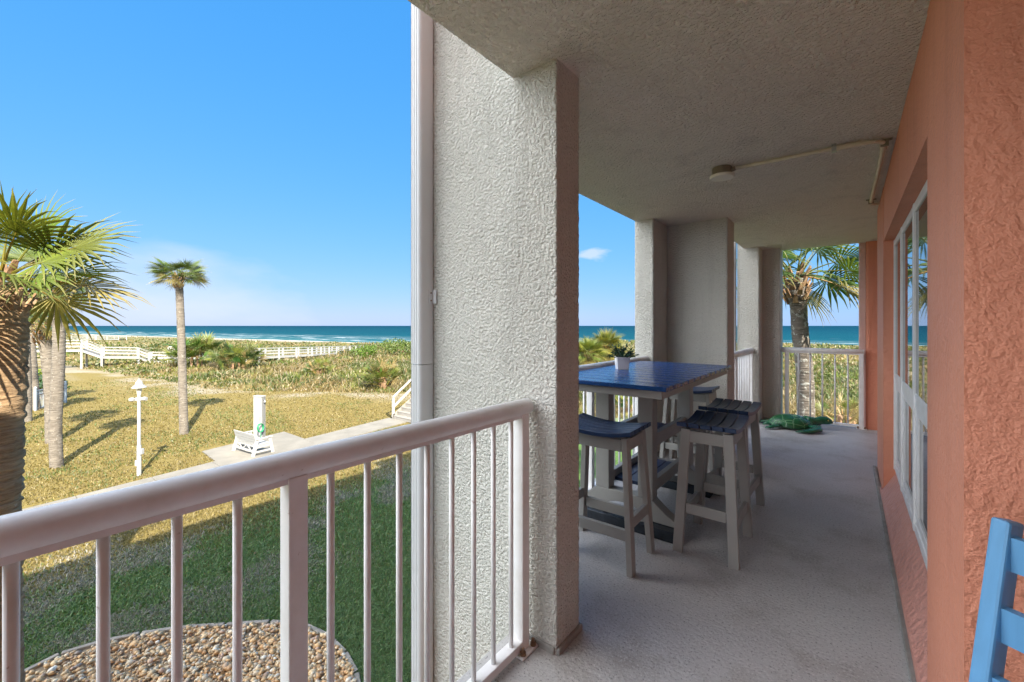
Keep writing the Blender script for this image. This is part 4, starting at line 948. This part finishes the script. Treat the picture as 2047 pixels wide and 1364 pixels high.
# ------------------------------------------------------------------ beach stairs by the path
t = thing('beach_stairs', 'weathered wooden beach stairs with white railing at the end of the concrete path', 'stairs', (-18.1, 13.75, Z0 + .03))
n = 8; rise, run = .185, .27
for k in range(n):
    b = MB(); b.box(-.92, .92, k * run, (k + 1) * run + .02, (k + 1) * rise - .035, (k + 1) * rise); b.box(-.90, .90, k * run + .012, k * run + .03, k * rise, (k + 1) * rise - .036); b.build('step', M['greywood'], t, bevel=.004)
zt = n * rise; yt = n * run
b = MB()
for k in range(40): b.box(-.95, .95, yt + .03 + k * .15, yt + .03 + k * .15 + .14, zt - .035, zt)
b.box(-.9, -.85, yt, yt + 6, zt - .2, zt - .036); b.box(.85, .9, yt, yt + 6, zt - .2, zt - .036); b.build('deck', M['greywood'], t)
for sx in (-1, 1):
    b = MB(); b.beam((sx * .98, .06, 1.16), (sx * .98, yt, 1.16 + zt * yt / (yt + .06)), .14, .045); b.beam((sx * .98, yt, 1.15 + zt), (sx * .98, yt + 6, 1.15 + zt), .14, .045)
    b.beam((sx * .98, .06, .62), (sx * .98, yt, .62 + zt), .04, .13); b.beam((sx * .98, yt, .60 + zt), (sx * .98, yt + 6, .60 + zt), .04, .13); b.build('rail', M['sunwhite'], t)
    for yy, z0_ in ((.06, 0), (yt, zt), (yt + 2, zt), (yt + 4, zt), (yt + 6, zt)):
        b = MB(); b.box(sx * .98 - .055, sx * .98 + .055, yy - .055, yy + .055, -.1, z0_ + 1.13); b.build('post', M['sunwhite'], t, bevel=.004)
    b = MB(); b.beam((sx * .945, -.02, .06), (sx * .945, yt, zt - .08), .04, .26); b.build('stringer', M['greywood'], t)

# ------------------------------------------------------------------ boardwalks across the dunes
def boardwalk(label, pts, width, posts_every, ground_posts=True, under=True):
    """pts: plan x, y and the height of the top rail"""
    P = [Vector(p) for p in pts]; B = Vector((P[0].x, P[0].y, Z0)); t = thing('boardwalk', label, 'boardwalk', B)
    side = []
    for i, p in enumerate(P):
        a = P[max(i - 1, 0)]; c = P[min(i + 1, len(P) - 1)]; d = (c - a); d.z = 0; d.normalize(); side.append(Vector((-d.y, d.x, 0)))
    H = 1.07
    deck = MB(); rails = MB()
    for i in range(len(P) - 1):
        p, q = P[i] - B, P[i + 1] - B
        L = (q - p).length; nb = max(1, int(L / .16))
        for j in range(min(nb, 260)):
            f0 = j / nb; f1 = (j + .92) / nb; a = p.lerp(q, f0); c = p.lerp(q, f1); sd = side[i].lerp(side[i + 1], f0) * width / 2; s2 = side[i].lerp(side[i + 1], f1) * width / 2
            dz = Vector((0, 0, H)); th = Vector((0, 0, .04)); A = [a - sd - dz, a + sd - dz, c + s2 - dz, c - s2 - dz]
            deck.add(A + [v - th for v in A], [(0, 1, 2, 3), (7, 6, 5, 4), (0, 4, 5, 1), (1, 5, 6, 2), (2, 6, 7, 3), (3, 7, 4, 0)])
        for sg in (-1, 1):
            a = p + side[i] * sg * width / 2; c = q + side[i + 1] * sg * width / 2
            rails.beam(a, c, .14, .045); rails.beam(a - Vector((0, 0, .36)), c - Vector((0, 0, .36)), .04, .11); rails.beam(a - Vector((0, 0, .72)), c - Vector((0, 0, .72)), .04, .11)
            rails.beam(a - Vector((0, 0, H + .12)), c - Vector((0, 0, H + .12)), .05, .22)
    deck.build('deck', M['greywood'], t); rails.build('rails', M['sunwhite'], t)
    for i in range(len(P) - 1):
        p, q = P[i], P[i + 1]; L = (q - p).length; k = max(1, round(L / posts_every))
        for j in range(k + (1 if i == len(P) - 2 else 0)):
            f = j / k; c = p.lerp(q, f); sd = side[i].lerp(side[i + 1], f)
            for sg in (-1, 1):
                v = c + sd * sg * (width / 2 + .07); zg = float(ground_z(v.x, v.y)[0]) - .3
                b = MB(); b.box(v.x - B.x - .09, v.x - B.x + .09, v.y - B.y - .09, v.y - B.y + .09, zg - B.z, v.z - B.z - .03); b.build('post', M['sunwhite'], t)
    return t
def bp(px, d, py): return P3(px, d, py)
boardwalk('white railed boardwalk stepping down the dune behind the palms at left', [bp(20, 47, 681), bp(168, 50, 680.5), bp(205, 51, 694.5), bp(276, 53, 695.5), bp(300, 54, 704.5), bp(350, 55, 705.5), bp(440, 57, 706)], 1.8, 2.6)
boardwalk('long white railed boardwalk on posts crossing the dunes towards the sea', [bp(505, 53, 697), bp(610, 62, 694.5), bp(700, 80, 692), bp(745, 98, 690), bp(772, 120, 688.5)], 1.9, 2.9)
boardwalk('distant pale boardwalk near the surf at far left', [bp(150, 150, 671), bp(200, 140, 671.5), bp(245, 132, 671)], 1.8, 8)

# ------------------------------------------------------------------ grey fence, white board
p = Vector((*gp(71, 821), 0)); q = Vector((*gp(131, 805), 0)); L = (q - p).length; t = thing('metal_fence', 'pale grey metal picket fence behind the tall palms at left', 'fence', (p.x, p.y, Z0), math.atan2((q - p).y, (q - p).x))
b = MB()
for z in (.10, .92, 1.14): b.box(0, L, -.02, .02, z, z + .045)
b.build('rails', M['fence'], t)
k = 0
b = MB()
while k * .115 < L: b.box(k * .115 - .011, k * .115 + .011, -.012, .012, .02, 1.19); k += 1
b.build('pickets', M['fence'], t)
for x_ in (0, L):
    b = MB(); b.box(x_ - .05, x_ + .05, -.05, .05, -.1, 1.36); b.lathe([(.075, 0), (.02, .05), (0, .055)], (x_, 0, 1.36), 4); b.build('post', M['fence'], t)
g3 = G3(344, 53.5); t = thing('white_board', 'white round topped panel standing beside the large palmetto clump', 'panel', g3, YAW)
b = MB(); b.ext([(-.5, 0), (.5, 0), (.5, 1.75)] + [(.5 * math.cos(a), 1.75 + .5 * math.sin(a)) for a in np.linspace(.1, math.pi - .1, 10)] + [(-.5, 1.75)], (0, -.2, 0), (1, 0, 0), (0, 0, 1), (0, 1, 0), .4); b.build('panel', M['sunwhite'], t, bevel=.05)
